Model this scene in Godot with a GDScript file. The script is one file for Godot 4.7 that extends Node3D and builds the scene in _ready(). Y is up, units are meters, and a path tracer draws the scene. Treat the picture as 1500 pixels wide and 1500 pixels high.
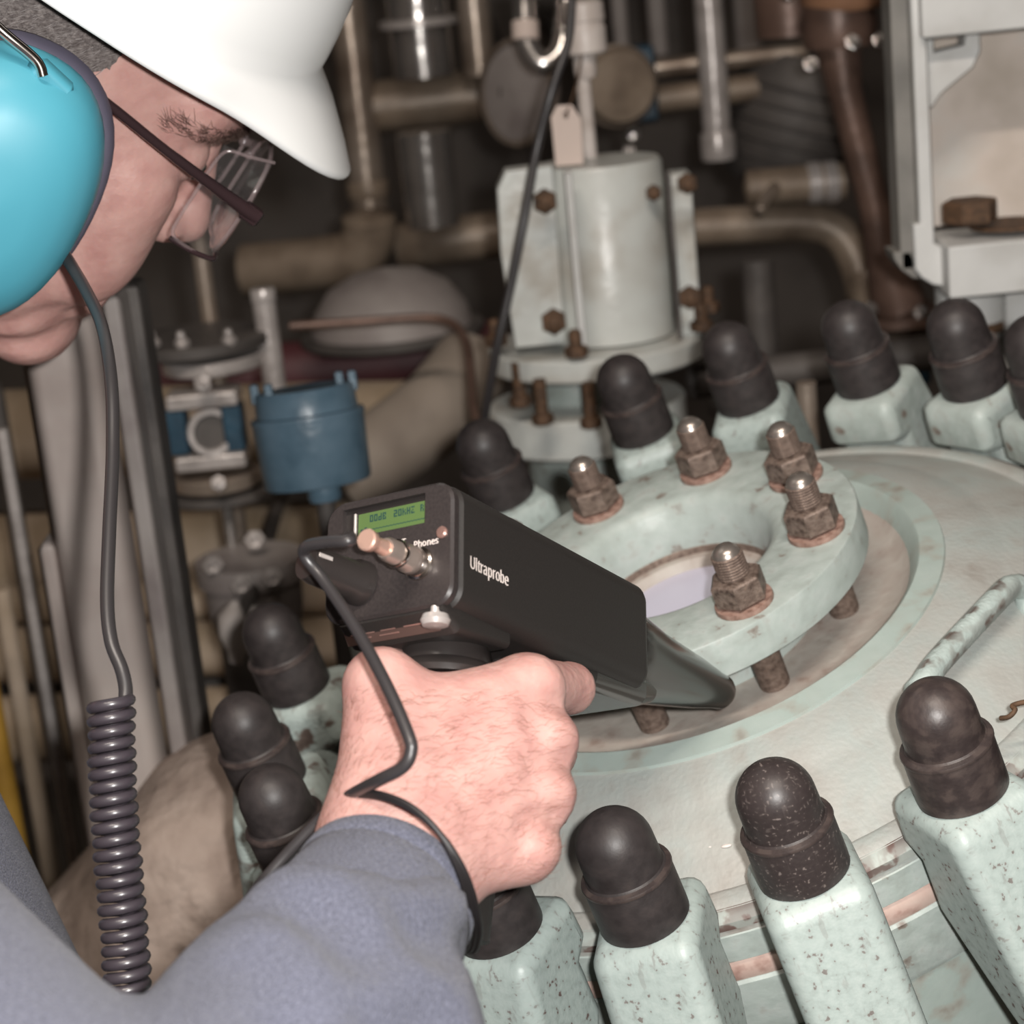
extends Node3D

# ---------------------------------------------------------------- geometry helpers
class MB:
	var v := PackedVector3Array()
	var n := PackedVector3Array()
	var uv := PackedVector2Array()

	func tri(a: Vector3, b: Vector3, c: Vector3, na: Vector3, nb: Vector3, nc: Vector3) -> void:
		if (c - a).cross(b - a).dot(na + nb + nc) < 0.0:
			v.append_array([a, c, b]); n.append_array([na, nc, nb])
		else:
			v.append_array([a, b, c]); n.append_array([na, nb, nc])
		uv.append_array([Vector2.ZERO, Vector2.ZERO, Vector2.ZERO])

	func quad(a: Vector3, b: Vector3, c: Vector3, d: Vector3, na: Vector3, nb: Vector3, nc: Vector3, nd: Vector3) -> void:
		tri(a, b, c, na, nb, nc)
		tri(a, c, d, na, nc, nd)

	func build() -> ArrayMesh:
		var arr := []
		arr.resize(Mesh.ARRAY_MAX)
		arr[Mesh.ARRAY_VERTEX] = v
		arr[Mesh.ARRAY_NORMAL] = n
		arr[Mesh.ARRAY_TEX_UV] = uv
		var m := ArrayMesh.new()
		m.add_surface_from_arrays(Mesh.PRIMITIVE_TRIANGLES, arr)
		return m

	# profile (radius, height) from the bottom axis outward, up and back
	func lathe(prof: Array, xf := Transform3D(), seg := 40, a0 := 0.0, a1 := TAU, split := 0.7) -> MB:
		var k := prof.size()
		var bn := []
		for i in k - 1:
			var d: Vector2 = prof[i + 1] - prof[i]
			bn.append(Vector2(d.y, -d.x).normalized())
		for i in k - 1:
			var p0: Vector2 = prof[i]
			var p1: Vector2 = prof[i + 1]
			var m0: Vector2 = bn[i]
			var m1: Vector2 = bn[i]
			if i > 0 and absf(bn[i].angle_to(bn[i - 1])) < split: m0 = (bn[i] + bn[i - 1]).normalized()
			if i < k - 2 and absf(bn[i].angle_to(bn[i + 1])) < split: m1 = (bn[i] + bn[i + 1]).normalized()
			for j in seg:
				var t0 := a0 + (a1 - a0) * j / seg
				var t1 := a0 + (a1 - a0) * (j + 1) / seg
				var c0 := Vector3(cos(t0), 0, -sin(t0))
				var c1 := Vector3(cos(t1), 0, -sin(t1))
				var Y := Vector3.UP
				quad(xf * (c0 * p0.x + Y * p0.y), xf * (c1 * p0.x + Y * p0.y), xf * (c1 * p1.x + Y * p1.y), xf * (c0 * p1.x + Y * p1.y),
					xf.basis * (c0 * m0.x + Y * m0.y), xf.basis * (c1 * m0.x + Y * m0.y), xf.basis * (c1 * m1.x + Y * m1.y), xf.basis * (c0 * m1.x + Y * m1.y))
		return self

	func tube(pts: Array, rad, sides := 12, cap := true) -> MB:
		var k := pts.size()
		var up := Vector3.UP
		var rings := []
		var tans := []
		for i in k:
			var t: Vector3 = (pts[mini(i + 1, k - 1)] - pts[maxi(i - 1, 0)]).normalized()
			tans.append(t)
			if i == 0:
				up = Vector3.UP if absf(t.y) < 0.9 else Vector3.RIGHT
			up = (up - t * up.dot(t)).normalized()
			var s := t.cross(up)
			var ring := []
			for j in sides:
				var a := TAU * j / sides
				ring.append(up * cos(a) + s * sin(a))
			rings.append(ring)
		for i in k - 1:
			var r0: float = rad[i] if rad is Array else rad
			var r1: float = rad[i + 1] if rad is Array else rad
			for j in sides:
				var j1 := (j + 1) % sides
				var A: Array = rings[i]
				var B: Array = rings[i + 1]
				quad(pts[i] + A[j] * r0, pts[i] + A[j1] * r0, pts[i + 1] + B[j1] * r1, pts[i + 1] + B[j] * r1, A[j], A[j1], B[j1], B[j])
		if cap:
			for e in [0, k - 1]:
				var r: float = rad[e] if rad is Array else rad
				var nn: Vector3 = -tans[0] if e == 0 else tans[k - 1]
				for j in sides:
					tri(pts[e] + nn * r * 0.25, pts[e] + rings[e][j] * r, pts[e] + rings[e][(j + 1) % sides] * r, nn, (nn + rings[e][j]).normalized(), (nn + rings[e][(j + 1) % sides]).normalized())
		return self

	func box(size: Vector3, bevel := 0.002, xf := Transform3D()) -> MB:
		var h := size / 2
		bevel = minf(bevel, minf(h.x, minf(h.y, h.z)) * 0.9)
		var q := h - Vector3.ONE * bevel
		var B := xf.basis
		# vertex of corner (sx,sy,sz) on the face of axis a
		var at := func(sx, sy, sz, a):
			var p := Vector3(q.x * sx, q.y * sy, q.z * sz)
			p[a] = h[a] * [sx, sy, sz][a]
			return xf * p
		for a in 3:
			var b := (a + 1) % 3
			var c := (a + 2) % 3
			for s in [-1, 1]:
				var nn := Vector3.ZERO
				nn[a] = s
				nn = B * nn
				var cs := []
				for k in [[-1, -1], [1, -1], [1, 1], [-1, 1]]:
					var sg := [0, 0, 0]
					sg[a] = s; sg[b] = k[0]; sg[c] = k[1]
					cs.append(at.call(sg[0], sg[1], sg[2], a))
				quad(cs[0], cs[1], cs[2], cs[3], nn, nn, nn, nn)
		for a in 3: # edges along axis a between faces b and c
			var b := (a + 1) % 3
			var c := (a + 2) % 3
			for sb in [-1, 1]:
				for sc in [-1, 1]:
					var nb := Vector3.ZERO
					nb[b] = sb
					var nc := Vector3.ZERO
					nc[c] = sc
					var g0 := [0, 0, 0]
					g0[a] = -1; g0[b] = sb; g0[c] = sc
					var g1 := [0, 0, 0]
					g1[a] = 1; g1[b] = sb; g1[c] = sc
					quad(at.call(g0[0], g0[1], g0[2], b), at.call(g1[0], g1[1], g1[2], b), at.call(g1[0], g1[1], g1[2], c), at.call(g0[0], g0[1], g0[2], c), B * nb, B * nb, B * nc, B * nc)
		for sx in [-1, 1]:
			for sy in [-1, 1]:
				for sz in [-1, 1]:
					tri(at.call(sx, sy, sz, 0), at.call(sx, sy, sz, 1), at.call(sx, sy, sz, 2), B * Vector3(sx, 0, 0), B * Vector3(0, sy, 0), B * Vector3(0, 0, sz))
		return self

	# polygon in XY, pushed along Z from -d/2 to d/2, edges rounded by bevel
	func extrude(poly: PackedVector2Array, d: float, bevel := 0.001, xf := Transform3D(), split := 0.6) -> MB:
		var p := poly.duplicate()
		if Geometry2D.is_polygon_clockwise(p): p.reverse()
		var k := p.size()
		var en := []
		for i in k:
			var e := p[(i + 1) % k] - p[i]
			en.append(Vector2(e.y, -e.x).normalized())
		var ins := PackedVector2Array()
		var vn := []
		for i in k:
			var a: Vector2 = en[(i + k - 1) % k]
			var b: Vector2 = en[i]
			var m := (a + b).normalized()
			ins.append(p[i] - m * bevel / maxf(0.4, m.dot(b)))
			vn.append([m, m] if absf(a.angle_to(b)) < split else [a, b])
		var idx := Geometry2D.triangulate_polygon(ins)
		for s in [-1.0, 1.0]:
			var z: float = s * d / 2
			var nz := xf.basis * Vector3(0, 0, s)
			for t in range(0, idx.size(), 3):
				tri(xf * Vector3(ins[idx[t]].x, ins[idx[t]].y, z), xf * Vector3(ins[idx[t + 1]].x, ins[idx[t + 1]].y, z), xf * Vector3(ins[idx[t + 2]].x, ins[idx[t + 2]].y, z), nz, nz, nz)
			for i in k:
				var j := (i + 1) % k
				var n0 := xf.basis * Vector3(vn[i][1].x, vn[i][1].y, 0)
				var n1 := xf.basis * Vector3(vn[j][0].x, vn[j][0].y, 0)
				var steps := 4 if bevel > 0.002 else 1
				for e in steps:
					var a0 := PI / 2 * e / steps
					var a1 := PI / 2 * (e + 1) / steps
					var z0: float = s * (d / 2 - bevel * (1.0 - cos(a0)))
					var z1: float = s * (d / 2 - bevel * (1.0 - cos(a1)))
					var i0 := ins[i].lerp(p[i], sin(a0))
					var j0 := ins[j].lerp(p[j], sin(a0))
					var i1 := ins[i].lerp(p[i], sin(a1))
					var j1 := ins[j].lerp(p[j], sin(a1))
					quad(xf * Vector3(i0.x, i0.y, z0), xf * Vector3(j0.x, j0.y, z0), xf * Vector3(j1.x, j1.y, z1), xf * Vector3(i1.x, i1.y, z1),
						nz * cos(a0) + n0 * sin(a0), nz * cos(a0) + n1 * sin(a0), nz * cos(a1) + n1 * sin(a1), nz * cos(a1) + n0 * sin(a1))
		for i in k:
			var j := (i + 1) % k
			var n0 := xf.basis * Vector3(vn[i][1].x, vn[i][1].y, 0)
			var n1 := xf.basis * Vector3(vn[j][0].x, vn[j][0].y, 0)
			var zz := d / 2 - bevel
			quad(xf * Vector3(p[i].x, p[i].y, -zz), xf * Vector3(p[j].x, p[j].y, -zz), xf * Vector3(p[j].x, p[j].y, zz), xf * Vector3(p[i].x, p[i].y, zz), n0, n1, n1, n0)
		return self

	# rounded rectangle carried along -Z through stations [half width, half height, corner radius, x, y, z]
	func loft(stations: Array, xf := Transform3D(), caps := true, per := 7) -> MB:
		var rings := []
		var nrm := []
		for s in stations:
			var ring := []
			var rn := []
			for c in 4:
				var cx: float = s[0] - s[2] if c == 0 or c == 3 else -(s[0] - s[2])
				var cy: float = s[1] - s[2] if c < 2 else -(s[1] - s[2])
				for i in per + 1:
					var a := PI / 2 * c + PI / 2 * i / per
					ring.append(Vector3(s[3] + cx + cos(a) * s[2], s[4] + cy + sin(a) * s[2], s[5]))
					rn.append(Vector3(cos(a), sin(a), 0))
			rings.append(ring)
			nrm.append(rn)
		var k: int = rings[0].size()
		for i in stations.size() - 1:
			for j in k:
				var j1 := (j + 1) % k
				var A: Array = rings[i]
				var C: Array = rings[i + 1]
				var ns := []
				for q in [[j, i], [j1, i], [j1, i + 1], [j, i + 1]]:
					var along: Vector3 = (C[q[0]] - A[q[0]])
					var m: Vector3 = nrm[q[1]][q[0]]
					if along.length() > 1e-7:
						along = along.normalized()
						m = m - along * m.dot(along)
						if m.length() < 0.05: m = Vector3(0, 0, signf(stations[0][5] - stations[-1][5]))
					ns.append(xf.basis * m.normalized())
				quad(xf * A[j], xf * A[j1], xf * C[j1], xf * C[j], ns[0], ns[1], ns[2], ns[3])
		if caps:
			for e in [0, rings.size() - 1]:
				var zs: float = signf(stations[0][5] - stations[-1][5]) * (1.0 if e == 0 else -1.0)
				var nn := xf.basis * Vector3(0, 0, zs)
				var mid := xf * Vector3(stations[e][3], stations[e][4], stations[e][5])
				for j in k:
					tri(mid, xf * rings[e][j], xf * rings[e][(j + 1) % k], nn, nn, nn)
		return self

	func flat(a: Vector3, b: Vector3, c: Vector3, d: Vector3) -> MB: # a picture quad: a top left, b top right, c bottom right, d bottom left
		var nn := (d - a).cross(b - a).normalized()
		var i := uv.size()
		tri(a, b, c, nn, nn, nn)
		tri(a, c, d, nn, nn, nn)
		var pos := {a: Vector2(0, 0), b: Vector2(1, 0), c: Vector2(1, 1), d: Vector2(0, 1)}
		for q in range(i, i + 6): uv[q] = pos[v[q]]
		return self

	func ball(c: Vector3, r: Vector3, basis := Basis(), seg := 20) -> MB:
		var rows := seg / 2
		for i in rows:
			for j in seg:
				var ps := []
				var ns := []
				for q in [[i, j], [i + 1, j], [i + 1, j + 1], [i, j + 1]]:
					var th: float = PI * q[0] / rows
					var ph: float = TAU * q[1] / seg
					var d := Vector3(sin(th) * cos(ph), cos(th), sin(th) * sin(ph))
					ps.append(c + basis * (d * r))
					ns.append((basis * (d / r)).normalized())
				quad(ps[0], ps[1], ps[2], ps[3], ns[0], ns[1], ns[2], ns[3])
		return self


# ---------------------------------------------------------------- implicit surfaces
class SDF:
	var kind := PackedInt32Array() # 0 capsule, 1 ellipsoid
	var a := PackedVector3Array()
	var b := PackedVector3Array()
	var ra := PackedFloat32Array()
	var rb := PackedFloat32Array()
	var kk := PackedFloat32Array()
	var sg := PackedFloat32Array()
	var inv := []
	var xf := Transform3D()

	func cap(p: Vector3, q: Vector3, r0: float, r1: float, k := 0.006, sign := 1.0) -> void:
		kind.append(0); a.append(xf * p); b.append(xf * q); ra.append(r0); rb.append(r1); kk.append(k); sg.append(sign); inv.append(Basis())

	func ell(c: Vector3, r: Vector3, k := 0.006, sign := 1.0, basis := Basis()) -> void:
		kind.append(1); a.append(xf * c); b.append(r); ra.append(minf(r.x, minf(r.y, r.z))); rb.append(maxf(r.x, maxf(r.y, r.z))); kk.append(k); sg.append(sign); inv.append((xf.basis * basis).transposed())

	func d1(i: int, p: Vector3) -> float:
		if kind[i] == 0:
			var ba := b[i] - a[i]
			var pa := p - a[i]
			var t := clampf(pa.dot(ba) / maxf(ba.length_squared(), 1e-9), 0.0, 1.0)
			return (pa - ba * t).length() - lerpf(ra[i], rb[i], t)
		var q: Vector3 = inv[i] * (p - a[i])
		var r := b[i]
		var k0 := (q / r).length()
		if k0 < 0.05: return -ra[i]
		return k0 * (k0 - 1.0) / (q / (r * r)).length()

	func field(p: Vector3, list: PackedInt32Array) -> float:
		var f := 1e3
		for i in list:
			var d := d1(i, p)
			var k := kk[i]
			if sg[i] > 0.0:
				var h := maxf(k - absf(f - d), 0.0)
				f = minf(f, d) - h * h / (4.0 * k)
			else:
				var h := maxf(k - absf(f + d), 0.0)
				f = maxf(f, -d) + h * h / (4.0 * k)
		return f

	# surface nets, only in the blocks near the surface
	func mesh_into(mb: MB, cell: float) -> void:
		var lo := Vector3.ONE * 1e9
		var hi := -lo
		var all := PackedInt32Array()
		var kmax := 0.0
		for i in kind.size():
			all.append(i)
			kmax = maxf(kmax, kk[i])
			if sg[i] < 0.0: continue
			var ext := Vector3.ONE * (maxf(ra[i], rb[i]) + cell * 3.0)
			lo = lo.min(a[i] - ext); hi = hi.max(a[i] + ext)
			if kind[i] == 0:
				lo = lo.min(b[i] - ext); hi = hi.max(b[i] + ext)
		const BS := 6
		var nb := Vector3i(((hi - lo) / (cell * BS)).ceil()) + Vector3i.ONE
		var nx := nb.x * BS
		var ny := nb.y * BS
		var nz := nb.z * BS
		var val := PackedFloat32Array()
		val.resize(nx * ny * nz)
		var active := []
		var R := cell * BS * 0.9
		for bz in nb.z:
			for by in nb.y:
				for bx in nb.x:
					var o := Vector3(bx, by, bz) * BS * cell + lo
					var c := o + Vector3.ONE * (BS - 1) * 0.5 * cell
					var list := PackedInt32Array()
					for i in all:
						if kind[i] == 0 or (c - a[i]).length() < rb[i] + R + kmax * 2.0:
							if d1(i, c) < R + kmax + (0.02 if kind[i] == 1 else 0.0): list.append(i)
					var fc := field(c, list) if list.size() else 1.0
					var far := list.is_empty() or absf(fc) > R * 1.6 + kmax
					if not far: active.append(Vector3i(bx, by, bz) * BS)
					for z in BS:
						for y in BS:
							var row := ((bz * BS + z) * ny + by * BS + y) * nx + bx * BS
							for x in BS:
								val[row + x] = fc if far else field(o + Vector3(x, y, z) * cell, list)
		var vid := PackedInt32Array()
		vid.resize(nx * ny * nz)
		vid.fill(-1)
		var pts := PackedVector3Array()
		var cells := []
		var off := [0, 1, nx, nx + 1, nx * ny, nx * ny + 1, nx * ny + nx, nx * ny + nx + 1]
		var corner := [Vector3(0, 0, 0), Vector3(1, 0, 0), Vector3(0, 1, 0), Vector3(1, 1, 0), Vector3(0, 0, 1), Vector3(1, 0, 1), Vector3(0, 1, 1), Vector3(1, 1, 1)]
		var edges := [[0, 1], [2, 3], [4, 5], [6, 7], [0, 2], [1, 3], [4, 6], [5, 7], [0, 4], [1, 5], [2, 6], [3, 7]]
		for blk in active:
			for z in range(blk.z, mini(blk.z + BS, nz - 1)):
				for y in range(blk.y, mini(blk.y + BS, ny - 1)):
					for x in range(blk.x, mini(blk.x + BS, nx - 1)):
						var id: int = (z * ny + y) * nx + x
						var m := 0
						for q in 8:
							if val[id + off[q]] < 0.0: m |= 1 << q
						if m == 0 or m == 255: continue
						var s := Vector3.ZERO
						var cnt := 0
						for e in edges:
							var e0: int = e[0]
							var e1: int = e[1]
							if ((m >> e0) & 1) != ((m >> e1) & 1):
								var v0: float = val[id + off[e0]]
								var v1: float = val[id + off[e1]]
								s += (corner[e0] as Vector3).lerp(corner[e1], v0 / (v0 - v1))
								cnt += 1
						vid[id] = pts.size()
						pts.append(lo + (Vector3(x, y, z) + s / cnt) * cell)
						cells.append(Vector3i(x, y, z))
		var nrm := PackedVector3Array()
		nrm.resize(pts.size())
		var faces := PackedInt32Array()
		var step := [1, nx, nx * ny]
		for c in cells:
			var id: int = (c.z * ny + c.y) * nx + c.x
			for ax in 3:
				var s0 := val[id] < 0.0
				if s0 == (val[id + step[ax]] < 0.0): continue
				var u: int = step[(ax + 1) % 3]
				var w: int = step[(ax + 2) % 3]
				if id - u - w < 0: continue
				var q := [vid[id], vid[id - u], vid[id - u - w], vid[id - w]]
				if q.min() < 0: continue
				if not s0: q.reverse()
				# outward normal along +ax when inside at id
				var fn: Vector3 = (pts[q[1]] - pts[q[0]]).cross(pts[q[2]] - pts[q[0]]) + (pts[q[2]] - pts[q[0]]).cross(pts[q[3]] - pts[q[0]])
				for k in 4: nrm[q[k]] += fn
				faces.append_array([q[0], q[1], q[2], q[0], q[2], q[3]])
		for i in nrm.size(): nrm[i] = nrm[i].normalized()
		for i in range(0, faces.size(), 3):
			mb.tri(pts[faces[i]], pts[faces[i + 1]], pts[faces[i + 2]], nrm[faces[i]], nrm[faces[i + 1]], nrm[faces[i + 2]])


# ---------------------------------------------------------------- scene helpers
const PX := 3000.0 # focal length in pixels of the 1500 pixel frame
const ROLL := deg_to_rad(5.7)
const PITCH := deg_to_rad(16.0)
var cam_at := Vector3(0, 1.55, 0)
var cb := Basis()
var taken := {}
var M := {}
var rng := RandomNumberGenerator.new()

func P(u: float, v: float, z: float) -> Vector3: # the point z metres away under that pixel
	return cam_at + cb * Vector3((u - 750.0) / PX * z, -(v - 750.0) / PX * z, -z)

func numbered(called: String) -> String:
	var k: int = taken.get(called, 0)
	taken[called] = k + 1
	return called if k == 0 else "%s_%03d" % [called, k]

func tag(o: Node, label: String, category: String, group := "", kind := "") -> Node:
	if label: o.set_meta("label", label)
	if category: o.set_meta("category", category)
	if group: o.set_meta("group", group)
	if kind: o.set_meta("kind", kind)
	return o

func thing(called: String, label: String, category: String, at := Transform3D(), group := "") -> Node3D:
	var o := Node3D.new()
	o.name = numbered(called)
	add_child(o)
	o.transform = at
	tag(o, label, category, group)
	return o

func part(called: String, mb, m: Material, parent: Node, label := "", kind := "") -> MeshInstance3D:
	var o := MeshInstance3D.new()
	o.name = called if parent != self else numbered(called)
	o.mesh = mb.build() if mb is MB else mb
	o.material_override = m
	parent.add_child(o, true)
	tag(o, label, "", "", kind)
	return o

func spot(p: Vector3) -> Transform3D:
	return Transform3D(Basis(), p)

func yto(dir: Vector3, at: Vector3) -> Transform3D: # a frame whose Y runs along dir
	var y := dir.normalized()
	var x := y.cross(Vector3.BACK if absf(y.z) < 0.9 else Vector3.RIGHT).normalized()
	return Transform3D(Basis(x, y, x.cross(y)), at)

func smooth_path(p: Array, per := 8) -> Array:
	var out := []
	for i in p.size() - 1:
		var p0: Vector3 = p[maxi(i - 1, 0)]
		var p3: Vector3 = p[mini(i + 2, p.size() - 1)]
		for j in per:
			out.append((p[i] as Vector3).cubic_interpolate(p[i + 1], p0, p3, float(j) / per))
	out.append(p[-1])
	return out

func hexagon(r: float) -> PackedVector2Array:
	var p := PackedVector2Array()
	for i in 6: p.append(Vector2.from_angle(TAU * i / 6) * r)
	return p

func nut(mb: MB, xf: Transform3D, r: float, h: float) -> MB: # a hexagon nut standing on xf, its axis Y
	return mb.extrude(hexagon(r), h, r * 0.14, xf * Transform3D(Basis(Vector3.RIGHT, -PI / 2), Vector3(0, h / 2, 0)), 0.3)

# ---------------------------------------------------------------- materials
func noise_tex(sd: int, freq: float, ramp: Array, octaves := 4, kind := FastNoiseLite.TYPE_SIMPLEX_SMOOTH, px := 512) -> NoiseTexture2D:
	var f := FastNoiseLite.new()
	f.seed = sd
	f.noise_type = kind
	f.frequency = freq
	f.fractal_octaves = octaves
	var t := NoiseTexture2D.new()
	t.width = px
	t.height = px
	t.seamless = true
	t.noise = f
	if ramp.size():
		var g := Gradient.new()
		var offs := PackedFloat32Array()
		var cols := PackedColorArray()
		for s in ramp:
			offs.append(s[0]); cols.append(s[1])
		g.offsets = offs
		g.colors = cols
		t.color_ramp = g
	return t

func rgb(r: float, g: float, b: float) -> Color:
	return Color(r / 255.0, g / 255.0, b / 255.0)

func mat(c: Color, rough := 0.6, metal := 0.0, tex: Texture2D = null, scale := 4.0, height: Texture2D = null, hs := 0.0) -> StandardMaterial3D:
	var m := StandardMaterial3D.new()
	m.albedo_color = c
	m.roughness = rough
	m.metallic = metal
	m.uv1_triplanar = true
	m.uv1_scale = Vector3.ONE * scale
	if tex: m.albedo_texture = tex
	if height:
		m.heightmap_enabled = true
		m.heightmap_texture = height
		m.heightmap_scale = hs
	return m

func make_materials() -> void:
	var W := Color.WHITE
	var grain := noise_tex(3, 0.02, [], 5)
	var fine := noise_tex(4, 0.09, [], 3)
	M.aqua = mat(rgb(243, 244, 244), 0.45, 0.0, noise_tex(11, 0.012, [[0.0, rgb(104, 88, 80)], [0.15, rgb(140, 132, 124)], [0.2, rgb(164, 172, 167)], [0.5, rgb(174, 184, 179)], [0.75, rgb(182, 190, 186)], [1.0, rgb(168, 168, 162)]], 6), 9.0, grain, 0.03)
	M.lug = mat(rgb(244, 245, 245), 0.42, 0.0, noise_tex(12, 0.03, [[0.0, rgb(92, 74, 70)], [0.19, rgb(118, 104, 100)], [0.22, rgb(160, 170, 166)], [0.45, rgb(170, 182, 178)], [1.0, rgb(182, 192, 188)]], 5), 11.0, fine, 0.008)
	M.lug_worn = mat(W, 0.5, 0.0, noise_tex(13, 0.012, [[0.0, rgb(66, 56, 52)], [0.34, rgb(96, 84, 78)], [0.44, rgb(160, 172, 168)], [1.0, rgb(186, 198, 194)]], 4), 8.0, fine, 0.04)
	M.plate = mat(rgb(233, 235, 235), 0.5, 0.0, noise_tex(14, 0.008, [[0.0, rgb(148, 136, 128)], [0.16, rgb(172, 167, 161)], [0.5, rgb(181, 181, 176)], [0.75, rgb(177, 183, 179)], [1.0, rgb(170, 166, 160)]], 7), 6.0, fine, 0.03)
	M.dish = mat(rgb(238, 238, 238), 0.55, 0.0, noise_tex(15, 0.014, [[0.0, rgb(142, 122, 112)], [0.25, rgb(172, 160, 152)], [0.65, rgb(184, 177, 169)], [1.0, rgb(172, 161, 152)]], 6), 6.0, grain, 0.04)
	M.mint = mat(rgb(236, 238, 238), 0.45, 0.0, noise_tex(16, 0.012, [[0.0, rgb(140, 128, 118)], [0.25, rgb(168, 168, 160)], [0.45, rgb(172, 184, 178)], [1.0, rgb(180, 190, 185)]], 5), 6.0, grain, 0.02)
	M.rust_edge = mat(rgb(240, 240, 240), 0.6, 0.0, noise_tex(24, 0.011, [[0.0, rgb(84, 62, 58)], [0.44, rgb(112, 90, 84)], [0.52, rgb(172, 178, 172)], [1.0, rgb(190, 200, 195)]], 5), 7.0)
	M.gasket = mat(W, 0.7, 0.0, noise_tex(17, 0.02, [[0.0, rgb(140, 106, 96)], [0.45, rgb(188, 162, 152)], [1.0, rgb(196, 178, 168)]], 4), 8.0)
	M.rust = mat(W, 0.55, 0.35, noise_tex(18, 0.02, [[0.0, rgb(70, 56, 50)], [0.4, rgb(112, 96, 87)], [0.7, rgb(136, 120, 110)], [1.0, rgb(140, 112, 96)]], 5), 22.0, fine, 0.03)
	M.rust_red = mat(W, 0.7, 0.1, noise_tex(19, 0.02, [[0.0, rgb(104, 78, 68)], [0.5, rgb(150, 120, 108)], [1.0, rgb(172, 146, 134)]], 4), 20.0)
	M.rust_dark = mat(W, 0.75, 0.1, noise_tex(20, 0.02, [[0.0, rgb(54, 40, 32)], [0.5, rgb(88, 66, 48)], [1.0, rgb(112, 82, 60)]], 4), 14.0)
	M.rubber = mat(W, 0.48, 0.0, noise_tex(21, 0.02, [[0.0, rgb(42, 37, 37)], [0.5, rgb(54, 49, 49)], [1.0, rgb(66, 59, 58)]], 4), 12.0, fine, 0.005)
	M.rubber_dusty = mat(W, 0.42, 0.0, noise_tex(22, 0.07, [[0.0, rgb(52, 45, 45)], [0.72, rgb(60, 53, 52)], [0.8, rgb(112, 102, 98)], [1.0, rgb(140, 130, 126)]], 2), 10.0, fine, 0.005)
	M.rubber_worn = mat(W, 0.42, 0.0, noise_tex(23, 0.018, [[0.0, rgb(44, 37, 37)], [0.45, rgb(58, 50, 49)], [0.62, rgb(74, 64, 61)], [1.0, rgb(84, 74, 70)]], 5), 10.0, fine, 0.008)
	M.stud_tip = mat(rgb(178, 168, 160), 0.3, 0.8)
	M.glass = mat(rgb(192, 189, 206), 0.25, 0.0)
	M.device = mat(W, 0.5, 0.0, noise_tex(31, 0.08, [[0.0, rgb(36, 33, 32)], [1.0, rgb(46, 42, 40)]], 2), 20.0, fine, 0.004)
	M.device_gloss = mat(rgb(44, 40, 39), 0.28, 0.0)
	M.device_panel = mat(W, 0.4, 0.0, noise_tex(32, 0.06, [[0.0, rgb(46, 41, 41)], [1.0, rgb(58, 52, 51)]], 2), 20.0)
	M.cone = mat(rgb(46, 44, 42), 0.24, 0.0)
	M.cone.clearcoat_enabled = true
	M.cone.clearcoat = 0.6
	M.cone.clearcoat_roughness = 0.15
	M.plate_brown = mat(rgb(74, 56, 51), 0.5)
	M.print = mat(rgb(222, 210, 204), 0.6)
	M.plug = mat(rgb(160, 146, 138), 0.3, 0.6)
	M.chrome = mat(rgb(214, 204, 196), 0.18, 1.0)
	M.copper = mat(rgb(232, 190, 172), 0.35, 0.6)
	M.pink_screw = mat(rgb(190, 150, 140), 0.3, 0.7)
	M.cable = mat(rgb(52, 49, 50), 0.35, 0.0)
	M.cable.clearcoat_enabled = true
	M.cable.clearcoat = 0.3
	M.coil = mat(rgb(60, 54, 60), 0.26, 0.0)
	M.coil.clearcoat_enabled = true
	M.coil.clearcoat = 0.6
	M.strap = mat(rgb(34, 31, 32), 0.5, 0.0, null, 60.0)
	M.skin = mat(rgb(250, 249, 249), 0.5, 0.0, noise_tex(41, 0.012, [[0.0, rgb(180, 132, 126)], [0.45, rgb(197, 152, 144)], [1.0, rgb(212, 172, 163)]], 5), 9.0, noise_tex(42, 0.06, [], 3, FastNoiseLite.TYPE_CELLULAR), 0.035)
	M.skin.subsurf_scatter_enabled = true
	M.skin.subsurf_scatter_strength = 0.12
	M.hair = mat(W, 0.5, 0.0, noise_tex(43, 0.03, [[0.0, rgb(84, 76, 74)], [0.5, rgb(136, 128, 126)], [1.0, rgb(196, 190, 188)]], 3), 16.0)
	M.scalp = mat(W, 0.7, 0.0, noise_tex(44, 0.05, [[0.0, rgb(62, 54, 53)], [0.5, rgb(96, 88, 86)], [1.0, rgb(150, 142, 138)]], 4), 12.0, fine, 0.1)
	M.hair_dark = mat(rgb(118, 96, 88), 0.55)
	M.hair_arm = mat(rgb(136, 94, 80), 0.55)
	M.knit = mat(W, 0.92, 0.0, noise_tex(45, 0.14, [[0.0, rgb(54, 56, 68)], [0.5, rgb(88, 90, 105)], [1.0, rgb(124, 126, 141)]], 3), 11.0, noise_tex(46, 0.16, [], 2), 0.09)
	M.knit.rim_enabled = true
	M.knit.rim = 0.25
	M.trousers = mat(rgb(52, 56, 70), 0.9)
	M.boot = mat(rgb(40, 34, 30), 0.6)
	M.hat = mat(rgb(248, 248, 247), 0.3)
	M.hat_inner = mat(rgb(60, 56, 58), 0.7)
	M.cup = mat(rgb(80, 160, 180), 0.45)
	M.cushion = mat(rgb(96, 92, 108), 0.6)
	M.frame = mat(rgb(54, 40, 42), 0.22)
	M.lens = StandardMaterial3D.new()
	M.lens.transparency = BaseMaterial3D.TRANSPARENCY_ALPHA
	M.lens.albedo_color = Color(0.95, 0.93, 0.94, 0.012)
	M.lens.roughness = 0.05
	M.lens_rim = StandardMaterial3D.new()
	M.lens_rim.transparency = BaseMaterial3D.TRANSPARENCY_ALPHA
	M.lens_rim.albedo_color = Color(0.62, 0.55, 0.55, 0.3)
	M.lens_rim.roughness = 0.1
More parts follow.
